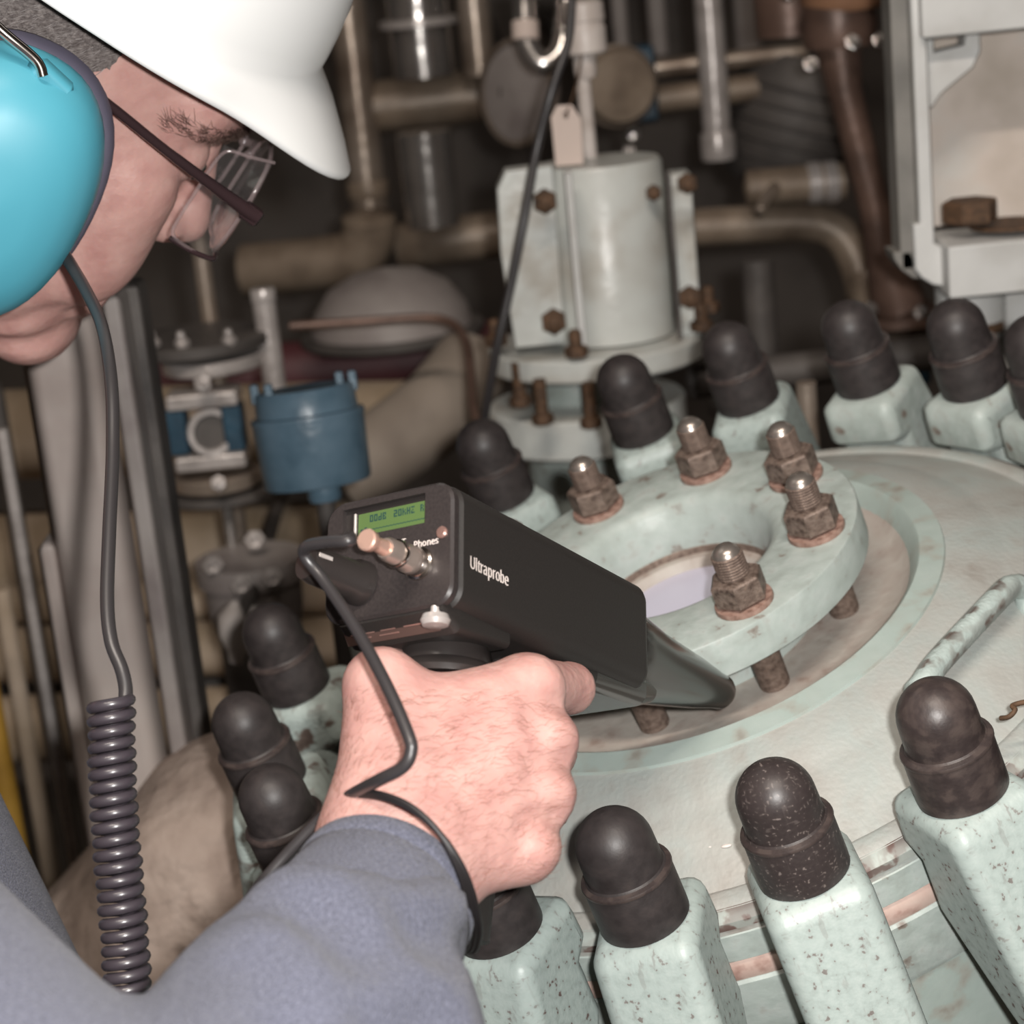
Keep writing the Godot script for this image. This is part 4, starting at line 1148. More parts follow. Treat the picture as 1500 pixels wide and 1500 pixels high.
	o = thing("concrete_plinth", "rough brownish concrete plinth behind the coiled cable and the sleeve", "plinth", spot(P(230, 1420, 1.2)))
	pl.xf = spot(-o.position)
	pl.cap(P(345, 1225, 1.22), P(190, 1500, 1.22), 0.062, 0.075, 0.05)
	pl.cap(P(420, 1350, 1.25), P(260, 1600, 1.22), 0.085, 0.10, 0.06)
	pl.cap(P(310, 1500, 1.28), P(260, 2100, 1.4), 0.12, 0.14, 0.05)
	pl.cap(P(260, 1900, 1.35), Vector3(P(260, 1900, 1.35).x, 0.1, P(260, 1900, 1.35).z), 0.14, 0.16, 0.05)
	for k in 6:
		var u := rng.randf_range(160, 400)
		pl.ell(P(u, rng.randf_range(1120, 1450), 1.17), Vector3(rng.randf_range(0.015, 0.04), rng.randf_range(0.01, 0.02), 0.012), 0.03, 1.0 if k % 2 else -1.0)
	var mb := MB.new()
	pl.mesh_into(mb, 0.012)
	part("rough_mass", mb, M.concrete, o)


# ---------------------------------------------------------------- the inspector
var HT := Transform3D()
var head_mb: MB
var person_at := Vector3(-0.70, 0, -0.84)

func C(x: float, y: float, z: float) -> Vector3:
	return cam_at + cb * Vector3(x, y, z)

func frames() -> void:
	HT = Transform3D(cb * Basis(Vector3(0.788, -0.402, -0.465), Vector3(0.565, 0.771, 0.292), Vector3(0.241, -0.493, 0.835)).orthonormalized(), C(-0.2329, 0.1957, -0.9352))
	DT = Transform3D(cb * Basis(Vector3(0.84788, 0.17562, 0.50025), Vector3(-0.00043, 0.94377, -0.3306), Vector3(-0.53019, 0.2801, 0.80028)).orthonormalized(), C(-0.04413, -0.01462, -0.7264))

func hand(s: SDF, relaxed := false) -> void: # right hand, in the probe's frame, closed round the grip
	var mcp := [Vector3(0.0340, -0.0460, -0.0395), Vector3(0.0388, -0.0655, -0.0405), Vector3(0.0390, -0.0855, -0.0385), Vector3(0.0360, -0.1050, -0.0335)]
	var base := [Vector3(0.0140, -0.0870, 0.0010), Vector3(0.0185, -0.0960, 0.0010), Vector3(0.0185, -0.1055, 0.0030), Vector3(0.0150, -0.1130, 0.0050)]
	var rk := [0.0122, 0.0120, 0.0114, 0.0105]
	for i in 4:
		s.cap(base[i], mcp[i], 0.0152, rk[i], 0.012)
	s.cap(Vector3(0.006, -0.095, 0.000), Vector3(0.0235, -0.062, -0.030), 0.0165, 0.0150, 0.012)
	s.cap(Vector3(0.008, -0.108, 0.004), Vector3(0.0235, -0.094, -0.024), 0.0170, 0.0140, 0.012)
	# heel of the hand, wrist, forearm
	s.cap(Vector3(0.010, -0.108, 0.010), Vector3(0.012, -0.121, -0.001), 0.0200, 0.0165, 0.012)
	s.cap(Vector3(0.0075, -0.102, 0.007), Vector3(0.008, -0.090, 0.003), 0.0182, 0.0180, 0.012)
	var we := DT.affine_inverse() * elbow_r()
	s.cap(Vector3(0.0085, -0.1080, 0.009), Vector3(0.0085, -0.1080, 0.009).lerp(we, 0.6), 0.0185, 0.024, 0.014)
	s.cap(Vector3(0.0120, -0.1200, 0.004), Vector3(0.0110, -0.1200, 0.006).lerp(we, 0.6), 0.0185, 0.024, 0.014)
	# thumb: metacarpal, two phalanges laid along the grip's far side
	s.cap(Vector3(0.0060, -0.088, 0.005), Vector3(-0.0030, -0.0475, -0.0020), 0.0165, 0.0128, 0.010)
	s.cap(Vector3(-0.0030, -0.0475, -0.0020), Vector3(-0.0170, -0.0350, -0.0280), 0.0122, 0.0100, 0.005)
	s.cap(Vector3(-0.0170, -0.0350, -0.0280), Vector3(-0.0200, -0.0420, -0.0560), 0.0098, 0.0078, 0.004)
	s.ell(Vector3(-0.0245, -0.0425, -0.055), Vector3(0.0035, 0.0050, 0.0065), 0.002)
	# web between thumb and forefinger
	s.cap(Vector3(0.0010, -0.0560, -0.0060), Vector3(0.0270, -0.0500, -0.0330), 0.0115, 0.0110, 0.010)
	s.cap(Vector3(0.0040, -0.0700, -0.0020), Vector3(0.0240, -0.0620, -0.0280), 0.0140, 0.0120, 0.010)
	# fingers: proximal, middle, distal
	var fingers := [
		[Vector3(0.0325, -0.0440, -0.0400), Vector3(0.0290, -0.0365, -0.0770), Vector3(0.0080, -0.0365, -0.0880), Vector3(-0.0060, -0.0370, -0.0860), 0.0108, 0.0094, 0.0084, 0.0074],
		[Vector3(0.0370, -0.0655, -0.0405), Vector3(0.0205, -0.0600, -0.0765), Vector3(-0.0010, -0.0600, -0.0800), Vector3(-0.0190, -0.0590, -0.0660), 0.0112, 0.0098, 0.0088, 0.0078],
		[Vector3(0.0370, -0.0855, -0.0385), Vector3(0.0190, -0.0800, -0.0750), Vector3(-0.0010, -0.0795, -0.0770), Vector3(-0.0190, -0.0780, -0.0620), 0.0106, 0.0094, 0.0084, 0.0074],
		[Vector3(0.0340, -0.1050, -0.0335), Vector3(0.0175, -0.0985, -0.0655), Vector3(0.0010, -0.0980, -0.0690), Vector3(-0.0150, -0.0965, -0.0570), 0.0096, 0.0084, 0.0074, 0.0066]]
	for f in fingers:
		for i in 3:
			s.cap(f[i], f[i + 1], f[4 + i], f[5 + i], 0.0025 if i else 0.004)
	# tendons and knuckle heads
	for i in 4:
		s.ell(mcp[i] + Vector3(0.0048, 0.001, 0.0028), Vector3(0.0095, 0.0082, 0.0095), 0.006)
		if i < 3: s.cap(mcp[i].lerp(mcp[i + 1], 0.5) + Vector3(0.0135, 0, 0.004), mcp[i].lerp(mcp[i + 1], 0.5) + Vector3(0.011, -0.004, 0.016), 0.0022, 0.0012, 0.010, -1.0)

func elbow_r() -> Vector3:
	return P(205, 1960, 0.51)

func head(s: SDF) -> void:
	s.ell(Vector3(-0.014, 0.058, 0), Vector3(0.100, 0.088, 0.0755), 0.01)
	s.ell(Vector3(0.040, -0.010, 0), Vector3(0.052, 0.092, 0.060), 0.03)
	s.cap(Vector3(0.004, -0.040, 0.050), Vector3(0.062, -0.094, 0.020), 0.017, 0.016, 0.025)
	s.cap(Vector3(0.004, -0.040, -0.050), Vector3(0.062, -0.094, -0.020), 0.017, 0.016, 0.025)
	s.ell(Vector3(0.067, -0.097, 0), Vector3(0.020, 0.018, 0.024), 0.015)
	s.ell(Vector3(0.040, -0.088, 0), Vector3(0.045, 0.022, 0.035), 0.015)
	for k in [-1, 1]:
		s.ell(Vector3(0.062, -0.004, 0.043 * k), Vector3(0.022, 0.026, 0.021), 0.016)
		s.ell(Vector3(0.064, -0.038, 0.036 * k), Vector3(0.024, 0.030, 0.022), 0.016)
		s.cap(Vector3(0.072, 0.047, 0.046 * k), Vector3(0.090, 0.046, 0.012 * k), 0.0100, 0.0115, 0.012)
		s.ell(Vector3(0.074, -0.062, 0.016 * k), Vector3(0.014, 0.014, 0.020), 0.01)
	s.ell(Vector3(0.072, 0.065, 0), Vector3(0.026, 0.040, 0.056), 0.02)
	# eye sockets
	for k in [-1, 1]:
		s.ell(Vector3(0.094, 0.021, 0.032 * k), Vector3(0.016, 0.013, 0.020), 0.010, -1.0)
		s.ell(Vector3(0.0750, 0.0225, 0.0335 * k), Vector3(0.0150, 0.0150, 0.0150), 0.003)
	# nose
	s.cap(Vector3(0.088, 0.034, 0), Vector3(0.105, -0.010, 0), 0.0085, 0.0105, 0.010)
	s.ell(Vector3(0.105, -0.016, 0), Vector3(0.0125, 0.0105, 0.0125), 0.006)
	for k in [-1, 1]:
		s.ell(Vector3(0.094, -0.020, 0.013 * k), Vector3(0.0105, 0.008, 0.0075), 0.005)
		s.ell(Vector3(0.100, -0.028, 0.007 * k), Vector3(0.004, 0.005, 0.003), 0.003, -1.0)
	# lips, mouth line, smile creases
	s.cap(Vector3(0.083, -0.053, 0.016), Vector3(0.083, -0.053, -0.016), 0.0068, 0.0068, 0.008)
	s.cap(Vector3(0.082, -0.067, 0.014), Vector3(0.082, -0.067, -0.014), 0.0072, 0.0072, 0.008)
	s.cap(Vector3(0.091, -0.0600, 0.006), Vector3(0.070, -0.0630, 0.036), 0.0020, 0.0014, 0.005, -1.0)
	s.cap(Vector3(0.091, -0.0600, -0.006), Vector3(0.070, -0.0630, -0.036), 0.0020, 0.0014, 0.005, -1.0)
	for k in [-1, 1]:
		s.cap(Vector3(0.095, -0.030, 0.024 * k), Vector3(0.072, -0.074, 0.046 * k), 0.0018, 0.0016, 0.009, -1.0)
		s.cap(Vector3(0.066, -0.068, 0.050 * k), Vector3(0.040, -0.098, 0.047 * k), 0.0016, 0.0016, 0.008, -1.0)
		s.cap(Vector3(0.076, -0.086, 0.036 * k), Vector3(0.046, -0.106, 0.038 * k), 0.0020, 0.0020, 0.010, -1.0)
		s.ell(Vector3(-0.004, 0.006, 0.078 * k), Vector3(0.018, 0.030, 0.008), 0.006)
	# neck
	s.cap(Vector3(-0.030, -0.030, 0), Vector3(-0.030, -0.030, 0).lerp(HT.affine_inverse() * neck(), 1.1), 0.056, 0.062, 0.03)

func neck() -> Vector3:
	return C(-0.392, 0.130, -0.95)

func shoulder(k: float) -> Vector3: # 1 right, -1 left
	return C(-0.322, -0.074, -0.715) if k > 0.0 else C(-0.46, 0.02, -1.05)

func pelvis() -> Vector3:
	return Vector3(-0.72, 0.86, -0.80)

func leg_points(k: float) -> Array:
	var side := Vector3(0.36, 0, 0.93) * k
	return [pelvis() + side * 0.09, Vector3(-0.64, 0.46, -0.82) + side * 0.11, Vector3(-0.70, 0.09, -0.84) + side * 0.12]

func strands(src: MB, from: Transform3D, pick: Callable, dir: Callable, count: int, length: float, rad: float, lift := 0.25) -> MB:
	var out := MB.new()
	var cand := []
	for i in range(0, src.v.size(), 3):
		var c := from * ((src.v[i] + src.v[i + 1] + src.v[i + 2]) / 3.0)
		var nn := (from.basis * src.n[i]).normalized()
		if pick.call(c, nn): cand.append(i)
	if cand.is_empty(): return out
	var back := from.affine_inverse()
	for k in count:
		var i: int = cand[rng.randi() % cand.size()]
		var w := Vector3(rng.randf(), rng.randf(), rng.randf())
		w /= w.x + w.y + w.z
		var c := from * (src.v[i] * w.x + src.v[i + 1] * w.y + src.v[i + 2] * w.z)
		var nn := (from.basis * src.n[i]).normalized()
		var d: Vector3 = dir.call(c)
		d = (d + Vector3(rng.randfn(), rng.randfn(), rng.randfn()) * 0.22)
		d = (d - nn * d.dot(nn)).normalized()
		var L := length * rng.randf_range(0.6, 1.2)
		var side := d.cross(nn) * rng.randf_range(-0.3, 0.3)
		out.tube([back * (c - nn * 0.0004), back * (c + d * L * 0.5 + nn * L * lift), back * (c + (d + side).normalized() * L + nn * L * lift * 0.8)], [rad, rad * 0.9, rad * 0.25], 3, false)
	return out

func build_person() -> void:
	var o := thing("person", "person in a grey-blue sweatshirt leaning in with the right fist round the probe's grip", "person", spot(person_at))
	var back := spot(-person_at)
	# body: one skin; fine grids for head and hands, a coarse one under the clothes
	var skin := MB.new()
	var s := SDF.new()
	s.xf = back * HT
	head(s)
	head_mb = MB.new()
	s.mesh_into(head_mb, 0.0032)
	s = SDF.new()
	s.xf = back * DT
	hand(s)
	var hand_mb := MB.new()
	s.mesh_into(hand_mb, 0.0022)
	# left hand, relaxed, hanging beside the vessel
	var lw := Vector3(-0.62, 0.82, -1.24)
	s = SDF.new()
	s.xf = back * spot(lw)
	var left_mb := MB.new()
	for i in 4:
		var m := Vector3(-0.024 + 0.018 * i, -0.085 - 0.004 * sin(i * 1.0), 0.0)
		s.cap(Vector3(-0.014 + 0.010 * i, -0.02, 0), m, 0.014, 0.011, 0.01)
		var l: float = [0.036, 0.042, 0.039, 0.030][i]
		s.cap(m, m + Vector3(0.004, -l, 0.006), 0.0098, 0.0088, 0.003)
		s.cap(m + Vector3(0.004, -l, 0.006), m + Vector3(0.010, -l * 1.6, 0.016), 0.0088, 0.0080, 0.002)
		s.cap(m + Vector3(0.010, -l * 1.6, 0.016), m + Vector3(0.018, -l * 2.0, 0.028), 0.0080, 0.0070, 0.002)
	s.cap(Vector3(0, 0.03, 0), Vector3(0, -0.02, 0), 0.026, 0.024, 0.01)
	s.cap(Vector3(0.01, -0.02, 0.01), Vector3(0.034, -0.05, 0.026), 0.015, 0.012, 0.01)
	s.cap(Vector3(0.034, -0.05, 0.026), Vector3(0.042, -0.085, 0.034), 0.011, 0.009, 0.003)
	s.cap(Vector3(0.042, -0.085, 0.034), Vector3(0.043, -0.110, 0.036), 0.009, 0.0075, 0.002)
	s.mesh_into(left_mb, 0.0032)
	s = SDF.new()
	s.xf = back
	var el := Vector3(-0.66, 1.08, -1.22)
	s.cap(neck(), pelvis(), 0.09, 0.11, 0.05)
	for k in [-1.0, 1.0]:
		s.cap(neck(), shoulder(k), 0.05, 0.045, 0.03)
		var lp := leg_points(k)
		s.cap(lp[0], lp[1], 0.07, 0.05, 0.03)
		s.cap(lp[1], lp[2], 0.045, 0.032, 0.02)
	s.cap(shoulder(1), elbow_r(), 0.042, 0.036, 0.02)
	s.cap(elbow_r(), DT * Vector3(0.012, -0.118, 0.012), 0.036, 0.020, 0.02)
	s.cap(shoulder(-1), el, 0.042, 0.036, 0.02)
	s.cap(el, lw, 0.036, 0.024, 0.02)
	var body_mb := MB.new()
	s.mesh_into(body_mb, 0.014)
	for m in [head_mb, hand_mb, left_mb, body_mb]:
		skin.v.append_array(m.v); skin.n.append_array(m.n); skin.uv.append_array(m.uv)
	var body := part("body", skin, M.skin, o)
	# eyes
	for k in [-1, 1]:
		var c := Vector3(0.0785, 0.0210, 0.0310 * k)
		part("eyeball", MB.new().ball(c, Vector3.ONE * 0.0125, Basis(), 20), M.eye, o).transform = back * HT
		part("iris", MB.new().lathe(V2([0, 0.0006, 0.0050, 0.0002, 0.0056, -0.0010]), yto(Vector3(0.9, -0.35, 0.0), c + Vector3(0.9, -0.35, 0.0).normalized() * 0.0123), 20), M.iris, o).transform = back * HT
	# hair: a close cap over the skull, then single hairs
	var fromh := HT.affine_inverse() * spot(person_at)
	var hairy := func(c: Vector3, _n: Vector3) -> bool:
		var line := 0.0165 + 0.22 * maxf(c.y - 0.035, 0.0) - 0.9 * maxf(0.02 - c.y, 0.0)
		return c.x < line and c.y > -0.075 and (c.y > 0.0 or c.x < 0.012 and absf(c.z) > 0.03 or c.x < -0.05) and not (c.y < -0.03 and c.x > -0.03)
	var cap_mb := MB.new()
	for i in range(0, head_mb.v.size(), 3):
		if hairy.call(fromh * head_mb.v[i], Vector3.ZERO):
			for j in 3:
				cap_mb.v.append(head_mb.v[i + j] + head_mb.n[i + j] * 0.0012); cap_mb.n.append(head_mb.n[i + j]); cap_mb.uv.append(Vector2.ZERO)
	var hair := part("hair", cap_mb, M.scalp, o, "short greying hair")
	part("hair_strands", strands(head_mb, fromh, func(c, n): return hairy.call(c - Vector3(0.0035, 0, 0), n) and c.z > 0.02, func(c): return Vector3(-0.8, -0.55, 0.1), 4200, 0.015, 0.00021, 0.16), M.hair, hair, "", "stuff")
	part("eyebrow", strands(head_mb, fromh, func(c, _n): return absf(c.y - 0.043 + absf(c.z - 0.034) * 0.18) < 0.0058 and c.x > 0.058 and c.z > 0.008 and c.z < 0.058, func(c): return Vector3(-0.8, 0.30, 0.6), 420, 0.009, 0.00013, 0.25), M.hair_dark, o)
	part("eyebrow", strands(head_mb, fromh, func(c, _n): return absf(c.y - 0.047 + absf(c.z + 0.034) * 0.20) < 0.0075 and c.x > 0.045 and c.z < -0.008 and c.z > -0.062, func(c): return Vector3(-0.8, 0.35, -0.6), 500, 0.010, 0.00018, 0.3), M.hair_dark, o)
	var fromd := DT.affine_inverse() * spot(person_at)
	part("hand_hair", strands(hand_mb, fromd, func(c, n): return n.dot(Vector3(0.45, -0.1, 0.8)) > 0.35 and c.z > -0.035 and c.z < 0.05 and c.y < -0.052, func(c): return Vector3(0.35, 0.25 - (c.y + 0.09) * 8.0, -0.55), 1300, 0.0058, 0.000055, 0.15), M.hair_arm, o, "fine hairs on the back of the hand", "stuff")
	# sweatshirt
	s = SDF.new()
	s.xf = back
	var up_spine := (neck() - pelvis()).normalized()
	s.cap(neck() - up_spine * 0.12, pelvis(), 0.115, 0.150, 0.06)
	s.cap(P(-396, 1205, 0.87), P(-136, 1825, 0.87), 0.105, 0.115, 0.03)
	s.cap(shoulder(1), shoulder(-1), 0.062, 0.076, 0.05)
	s.cap(neck() - up_spine * 0.03, neck() + up_spine * 0.015, 0.078, 0.070, 0.03)
	var er := elbow_r()
	var wr := DT * Vector3(0.0105, -0.1125, 0.0035)
	var ax := (er - wr).normalized()
	var cuff := wr + ax * 0.017
	s.cap(shoulder(1), er, 0.058, 0.055, 0.010)
	var vside := -ax.cross(cb.z).normalized()
	var midarm := wr.lerp(er, 0.45) + vside * 0.006
	s.cap(er, midarm, 0.055, 0.0485, 0.012)
	s.cap(midarm, cuff + ax * 0.026, 0.0485, 0.0318, 0.012)
	s.cap(shoulder(-1), el, 0.076, 0.06, 0.03)
	s.cap(el, lw + Vector3(0, 0.04, 0), 0.06, 0.034, 0.03)
	# folds round the forearm and at the elbow: a trough with a ridge beside it
	var vw := (cb.z - ax * cb.z.dot(ax)).normalized()
	var across := ax.cross(vw).normalized()
	for k in [[0.30, -0.5, 0.5, 0.030, 0.0016], [0.42, -0.4, 0.9, -0.030, 0.0020], [0.55, -0.6, 0.3, 0.035, 0.0030], [0.66, -0.6, 0.8, -0.045, 0.0034], [0.78, -0.9, 0.6, 0.05, 0.0040]]:
		var f: float = k[0]
		var rad := lerpf(0.0318, 0.0475, f / 0.45) if f < 0.45 else lerpf(0.0475, 0.055, (f - 0.45) / 0.55)
		var last := Vector3.ZERO
		var last2 := Vector3.ZERO
		for i in 9:
			var t := i / 8.0
			var an := lerpf(k[1], k[2], t)
			var taper := sin(t * PI)
			var d := vw * cos(an) + across * sin(an)
			var along: Vector3 = ax * (k[3] * (t - 0.5) + 0.006 * sin(t * 5.0 + f * 20.0))
			var p: Vector3 = cuff.lerp(er, f) + along + d * (rad + 0.011 - k[4] * taper)
			var p2: Vector3 = cuff.lerp(er, f) + along - ax * 0.017 + d * (rad - 0.011 + k[4] * 0.6 * taper)
			if i:
				s.cap(last, p, 0.010, 0.010, 0.008, -1.0)
				s.cap(last2, p2, 0.010, 0.010, 0.003)
			last = p
			last2 = p2
	# open cuff
	var shirt := MB.new()
	s.mesh_into(shirt, 0.0062)
	shirt.lathe(V2([0.0272, 0.020, 0.0276, 0.0015, 0.0284, 0.0, 0.0298, 0.0002, 0.0309, 0.002, 0.0313, 0.006, 0.0310, 0.0085, 0.0306, 0.0095, 0.0314, 0.0105, 0.0326, 0.020, 0.0348, 0.032, 0.0366, 0.045]), back * yto(ax, cuff - ax * 0.004), 56)
	part("sweatshirt", shirt, M.knit, o, "grey-blue knitted sweatshirt")
	# trousers and boots
	s = SDF.new()
	s.xf = back
	s.cap(pelvis() + Vector3(0, 0.03, 0), pelvis() - Vector3(0, 0.02, 0), 0.145, 0.14, 0.04)
	for k in [-1.0, 1.0]:
		var lp := leg_points(k)
		s.cap(lp[0], lp[1], 0.098, 0.072, 0.03)
		s.cap(lp[1], lp[2] + Vector3(0, 0.03, 0), 0.070, 0.060, 0.03)
	var tr := MB.new()
	s.mesh_into(tr, 0.016)
	part("trousers", tr, M.trousers, o)
	for k in [-1.0, 1.0]:
		var a: Vector3 = leg_points(k)[2]
		s = SDF.new()
		s.xf = back
		s.cap(a, a + Vector3(-0.01, 0.05, 0), 0.048, 0.052, 0.02)
		s.cap(a + Vector3(-0.03, -0.052, 0.01), a + Vector3(0.13, -0.056, -0.055), 0.038, 0.034, 0.02)
		var bm := MB.new()
		s.mesh_into(bm, 0.010)
		part("boot", bm, M.boot, o)


# ---------------------------------------------------------------- what the inspector wears on the head
func grid(mb: MB, G: Array, wrap: bool, flip := false) -> MB: # a smooth surface through rows of points
	var r := G.size()
	var c: int = G[0].size()
	var N := []
	for i in r:
		var row := []
		for j in c:
			var a: Vector3 = G[mini(i + 1, r - 1)][j] - G[maxi(i - 1, 0)][j]
			var j0 := (j + c - 1) % c if wrap else maxi(j - 1, 0)
			var j1 := (j + 1) % c if wrap else mini(j + 1, c - 1)
			var b: Vector3 = G[i][j1] - G[i][j0]
			var nn := a.cross(b)
			row.append((nn if not flip else -nn).normalized())
		N.append(row)
	for i in r - 1:
		for j in (c if wrap else c - 1):
			var k := (j + 1) % c
			mb.quad(G[i][j], G[i + 1][j], G[i + 1][k], G[i][k], N[i][j], N[i + 1][j], N[i + 1][k], N[i][k])
	return mb

func build_headgear() -> void:
	# hard hat
	var o := thing("hard_hat", "white hard hat with a short peak, worn by the inspector", "hard hat", HT)
	var shell := func(inset: float) -> Array:
		var G := []
		var rows := 16
		for i in rows + 1:
			var t := float(i) / rows
			var row := []
			for j in 96:
				var a := TAU * j / 96
				var fx := cos(a)
				var sz := sin(a)
				var w := pow(maxf(cos(t * PI / 2), 0.0), 0.62)
				var base := 0.074 + 0.012 * maxf(fx, 0.0) - 0.006 * maxf(-fx, 0.0)
				row.append(Vector3(-0.006 + (0.124 - inset) * fx * w, base + (0.122 - inset) * pow(sin(t * PI / 2), 1.15), (0.106 - inset) * sz * w))
			G.append(row)
		return G
	var brim := func(drop: float, ins: float) -> Array: # outer edge of the brim
		var row := []
		for j in 96:
			var a := TAU * j / 96
			var d := absf(wrapf(a, -PI, PI))
			var ext: float = 0.007 + 0.031 * exp(-pow(d / 0.72, 4.0)) - ins
			var x := -0.006 + (0.124 + ext) * cos(a)
			var droop := 0.016 * exp(-pow(d / 0.72, 4.0))
			row.append(Vector3(x, 0.0705 - 0.075 * maxf(x, 0.0) - droop * 0.35 - 0.05 * minf(x, 0.0) - drop, (0.106 + ext * (0.9 if d < 1.0 else 1.0)) * sin(a)))
		return row
	var outer: Array = shell.call(0.0)
	outer.reverse()
	var mid := []
	for k in [0.35, 0.75]:
		var e: Array = brim.call(0.0, 0.0)
		var row := []
		for j in 96: row.append((outer[-1][j] as Vector3).lerp(e[j], k) + Vector3(0, 0.002 * (1.0 - k), 0))
		mid.append(row)
	outer.append_array(mid)
	outer.append(brim.call(0.0, 0.0012))
	outer.append(brim.call(0.0006, 0.0002))
	outer.append(brim.call(0.0020, 0.0))
	outer.append(brim.call(0.0034, 0.0004))
	outer.append(brim.call(0.0040, 0.0016))
	part("shell", grid(MB.new(), outer, true), M.hat, o)
	var inner: Array = shell.call(0.004)
	inner.reverse()
	inner.append(brim.call(0.0040, 0.0016))
	part("lining", grid(MB.new(), inner, true, true), M.hat_inner, o)
	var sw := []
	for j in 97:
		var a := TAU * j / 96
		sw.append(Vector3(-0.008 + 0.103 * cos(a), 0.078 - 0.03 * cos(a) * 0.5, 0.086 * sin(a)))
	part("sweatband", MB.new().tube(sw, 0.006, 10, false), M.hat_inner, o)
	# ear defenders
	o = thing("ear_defenders", "turquoise ear defenders with dark cushions clamped over the ears", "ear defenders", HT)
	for k in [1.0, -1.0]:
		var G := []
		for row in [[0.02, 0.0405], [0.35, 0.0395], [0.62, 0.0360], [0.80, 0.0305], [0.92, 0.0225], [0.985, 0.0130], [1.0, 0.0040], [0.985, 0.0], [0.90, -0.002]]:
			var r := []
			for j in 48:
				var a := TAU * j / 48
				var x: float = cos(a)
				var y: float = sin(a)
				var sq := pow(pow(absf(x), 2.3) + pow(absf(y), 2.3), -1.0 / 2.3)
				var p: Vector2 = Vector2(x * sq * 0.0435, y * sq * 0.061) * row[0]
				p = p.rotated(0.10)
				r.append(Vector3(-0.004 + p.x, -0.013 + p.y, (0.096 + row[1]) * k))
			G.append(r)
		var cup := part("cup", grid(MB.new(), G, true, k < 0), M.cup, o, "glossy turquoise ear cup")
		part("cushion", grid(MB.new(), _cushion(k), true, k < 0), M.cushion, o, "dark grey cushion")
		part("bracket", MB.new().box(Vector3(0.022, 0.016, 0.010), 0.004, Transform3D(Basis(Vector3.BACK, -0.25), Vector3(-0.006, 0.0395, 0.1145 * k))), M.cup, cup)
		part("yoke", MB.new().tube(smooth_path([Vector3(-0.010, 0.0435, 0.1200 * k), Vector3(-0.0155, 0.0475, 0.1185 * k), Vector3(-0.032, 0.0505, 0.1165 * k), Vector3(-0.050, 0.054, 0.110 * k)], 6), 0.0022, 10), M.chrome, o)
	var band := []
	for p in [Vector3(-0.046, 0.054, 0.111), Vector3(-0.08, 0.052, 0.103), Vector3(-0.115, 0.040, 0.075), Vector3(-0.140, 0.034, 0.0), Vector3(-0.115, 0.040, -0.075), Vector3(-0.08, 0.052, -0.103), Vector3(-0.046, 0.054, -0.111)]: band.append(p)
	part("neckband", MB.new().tube(smooth_path(band, 8), 0.0035, 10), M.frame, o)
	# safety glasses
	o = thing("safety_glasses", "clear safety glasses with side shields and dark temples on the inspector's face", "glasses", HT)
	for k in [1.0, -1.0]:
		var lensg := MB.new()
		var shield := MB.new()
		var rimpts := []
		for face in [0.0, 0.0016]:
			var G := []
			for i in 9:
				var row := []
				for j in 25:
					var a := TAU * j / 24
					var sq := pow(pow(absf(cos(a)), 3.0) + pow(absf(sin(a)), 3.0), -1.0 / 3.0)
					var p: Vector2 = Vector2(cos(a), sin(a)) * sq * (0.02 + 0.98 * i / 8.0)
					var z := 0.038 + p.x * 0.0285
					var y := 0.0205 + p.y * 0.0255 - (0.004 if p.y < 0 else 0.0) * absf(p.x)
					row.append(Vector3(0.1135 - 4.4 * z * z * 0.35 + face - 0.0012 * p.y * p.y, y, z * k))
					if i == 8 and face == 0.0: rimpts.append(row[-1])
				G.append(row)
			grid(lensg, G, false, (face > 0.0) != (k < 0))
		part("lens", lensg, M.lens, o)
		part("lens_rim", MB.new().tube(rimpts, 0.0011, 8, false), M.lens_rim, o)
		# side shield: a curved panel from the lens back along the temple
		for face in [0.0, 0.0013]:
			var G := []
			for i in 9:
				var t := i / 8.0
				var row := []
				for j in 13:
					var y := lerpf(-0.006 + 0.010 * t * t * 0.4, 0.047 - 0.004 * t, j / 12.0)
					row.append(Vector3(0.1065 - 0.024 * t, y, (0.0665 + 0.0035 * sin(t * 2.2) - 0.002 * pow(j / 6.0 - 1.0, 2.0) + face) * k))
				G.append(row)
			grid(shield, G, false, (face == 0.0) != (k < 0))
		var sh := part("side_shield", shield, M.lens, o)
		var ed := []
		for q2 in [[0.0, 0.047], [0.5, 0.0445], [0.9, 0.042], [1.0, 0.034], [1.0, 0.018], [1.0, 0.004], [0.93, -0.004], [0.5, -0.006], [0.0, -0.006]]:
			ed.append(Vector3(0.1065 - 0.024 * q2[0], q2[1], (0.0672 + 0.0035 * sin(q2[0] * 2.2)) * k))
		part("shield_edge", MB.new().tube(smooth_path(ed, 4), 0.0009, 8), M.lens_rim, sh)
		var tp := MB.new()
		tp.tube(smooth_path([Vector3(0.112, 0.0225, 0.0725 * k), Vector3(0.100, 0.0240, 0.0735 * k), Vector3(0.06, 0.030, 0.0765 * k), Vector3(0.02, 0.0375, 0.081 * k), Vector3(-0.02, 0.040, 0.083 * k), Vector3(-0.05, 0.030, 0.082 * k)], 6), [0.0030, 0.0034, 0.0034, 0.0034, 0.0034, 0.0034, 0.0032, 0.0030, 0.0028, 0.0026, 0.0024, 0.0024, 0.0022, 0.0022, 0.0022, 0.0022, 0.0022, 0.0022, 0.0022, 0.0022, 0.0022, 0.0022, 0.0022, 0.0022, 0.0022, 0.0022, 0.0022, 0.0022, 0.0022, 0.0022, 0.0022], 10)
		part("temple", tp, M.frame, o)
		var lr := []
		for q3 in [[0.084, -0.0062, 0.0690], [0.096, -0.0066, 0.0700], [0.1070, -0.0060, 0.0665], [0.1105, -0.0058, 0.050], [0.1130, -0.0052, 0.036], [0.1145, -0.0020, 0.020], [0.1140, 0.006, 0.0125]]: lr.append(Vector3(q3[0], q3[1], q3[2] * k))
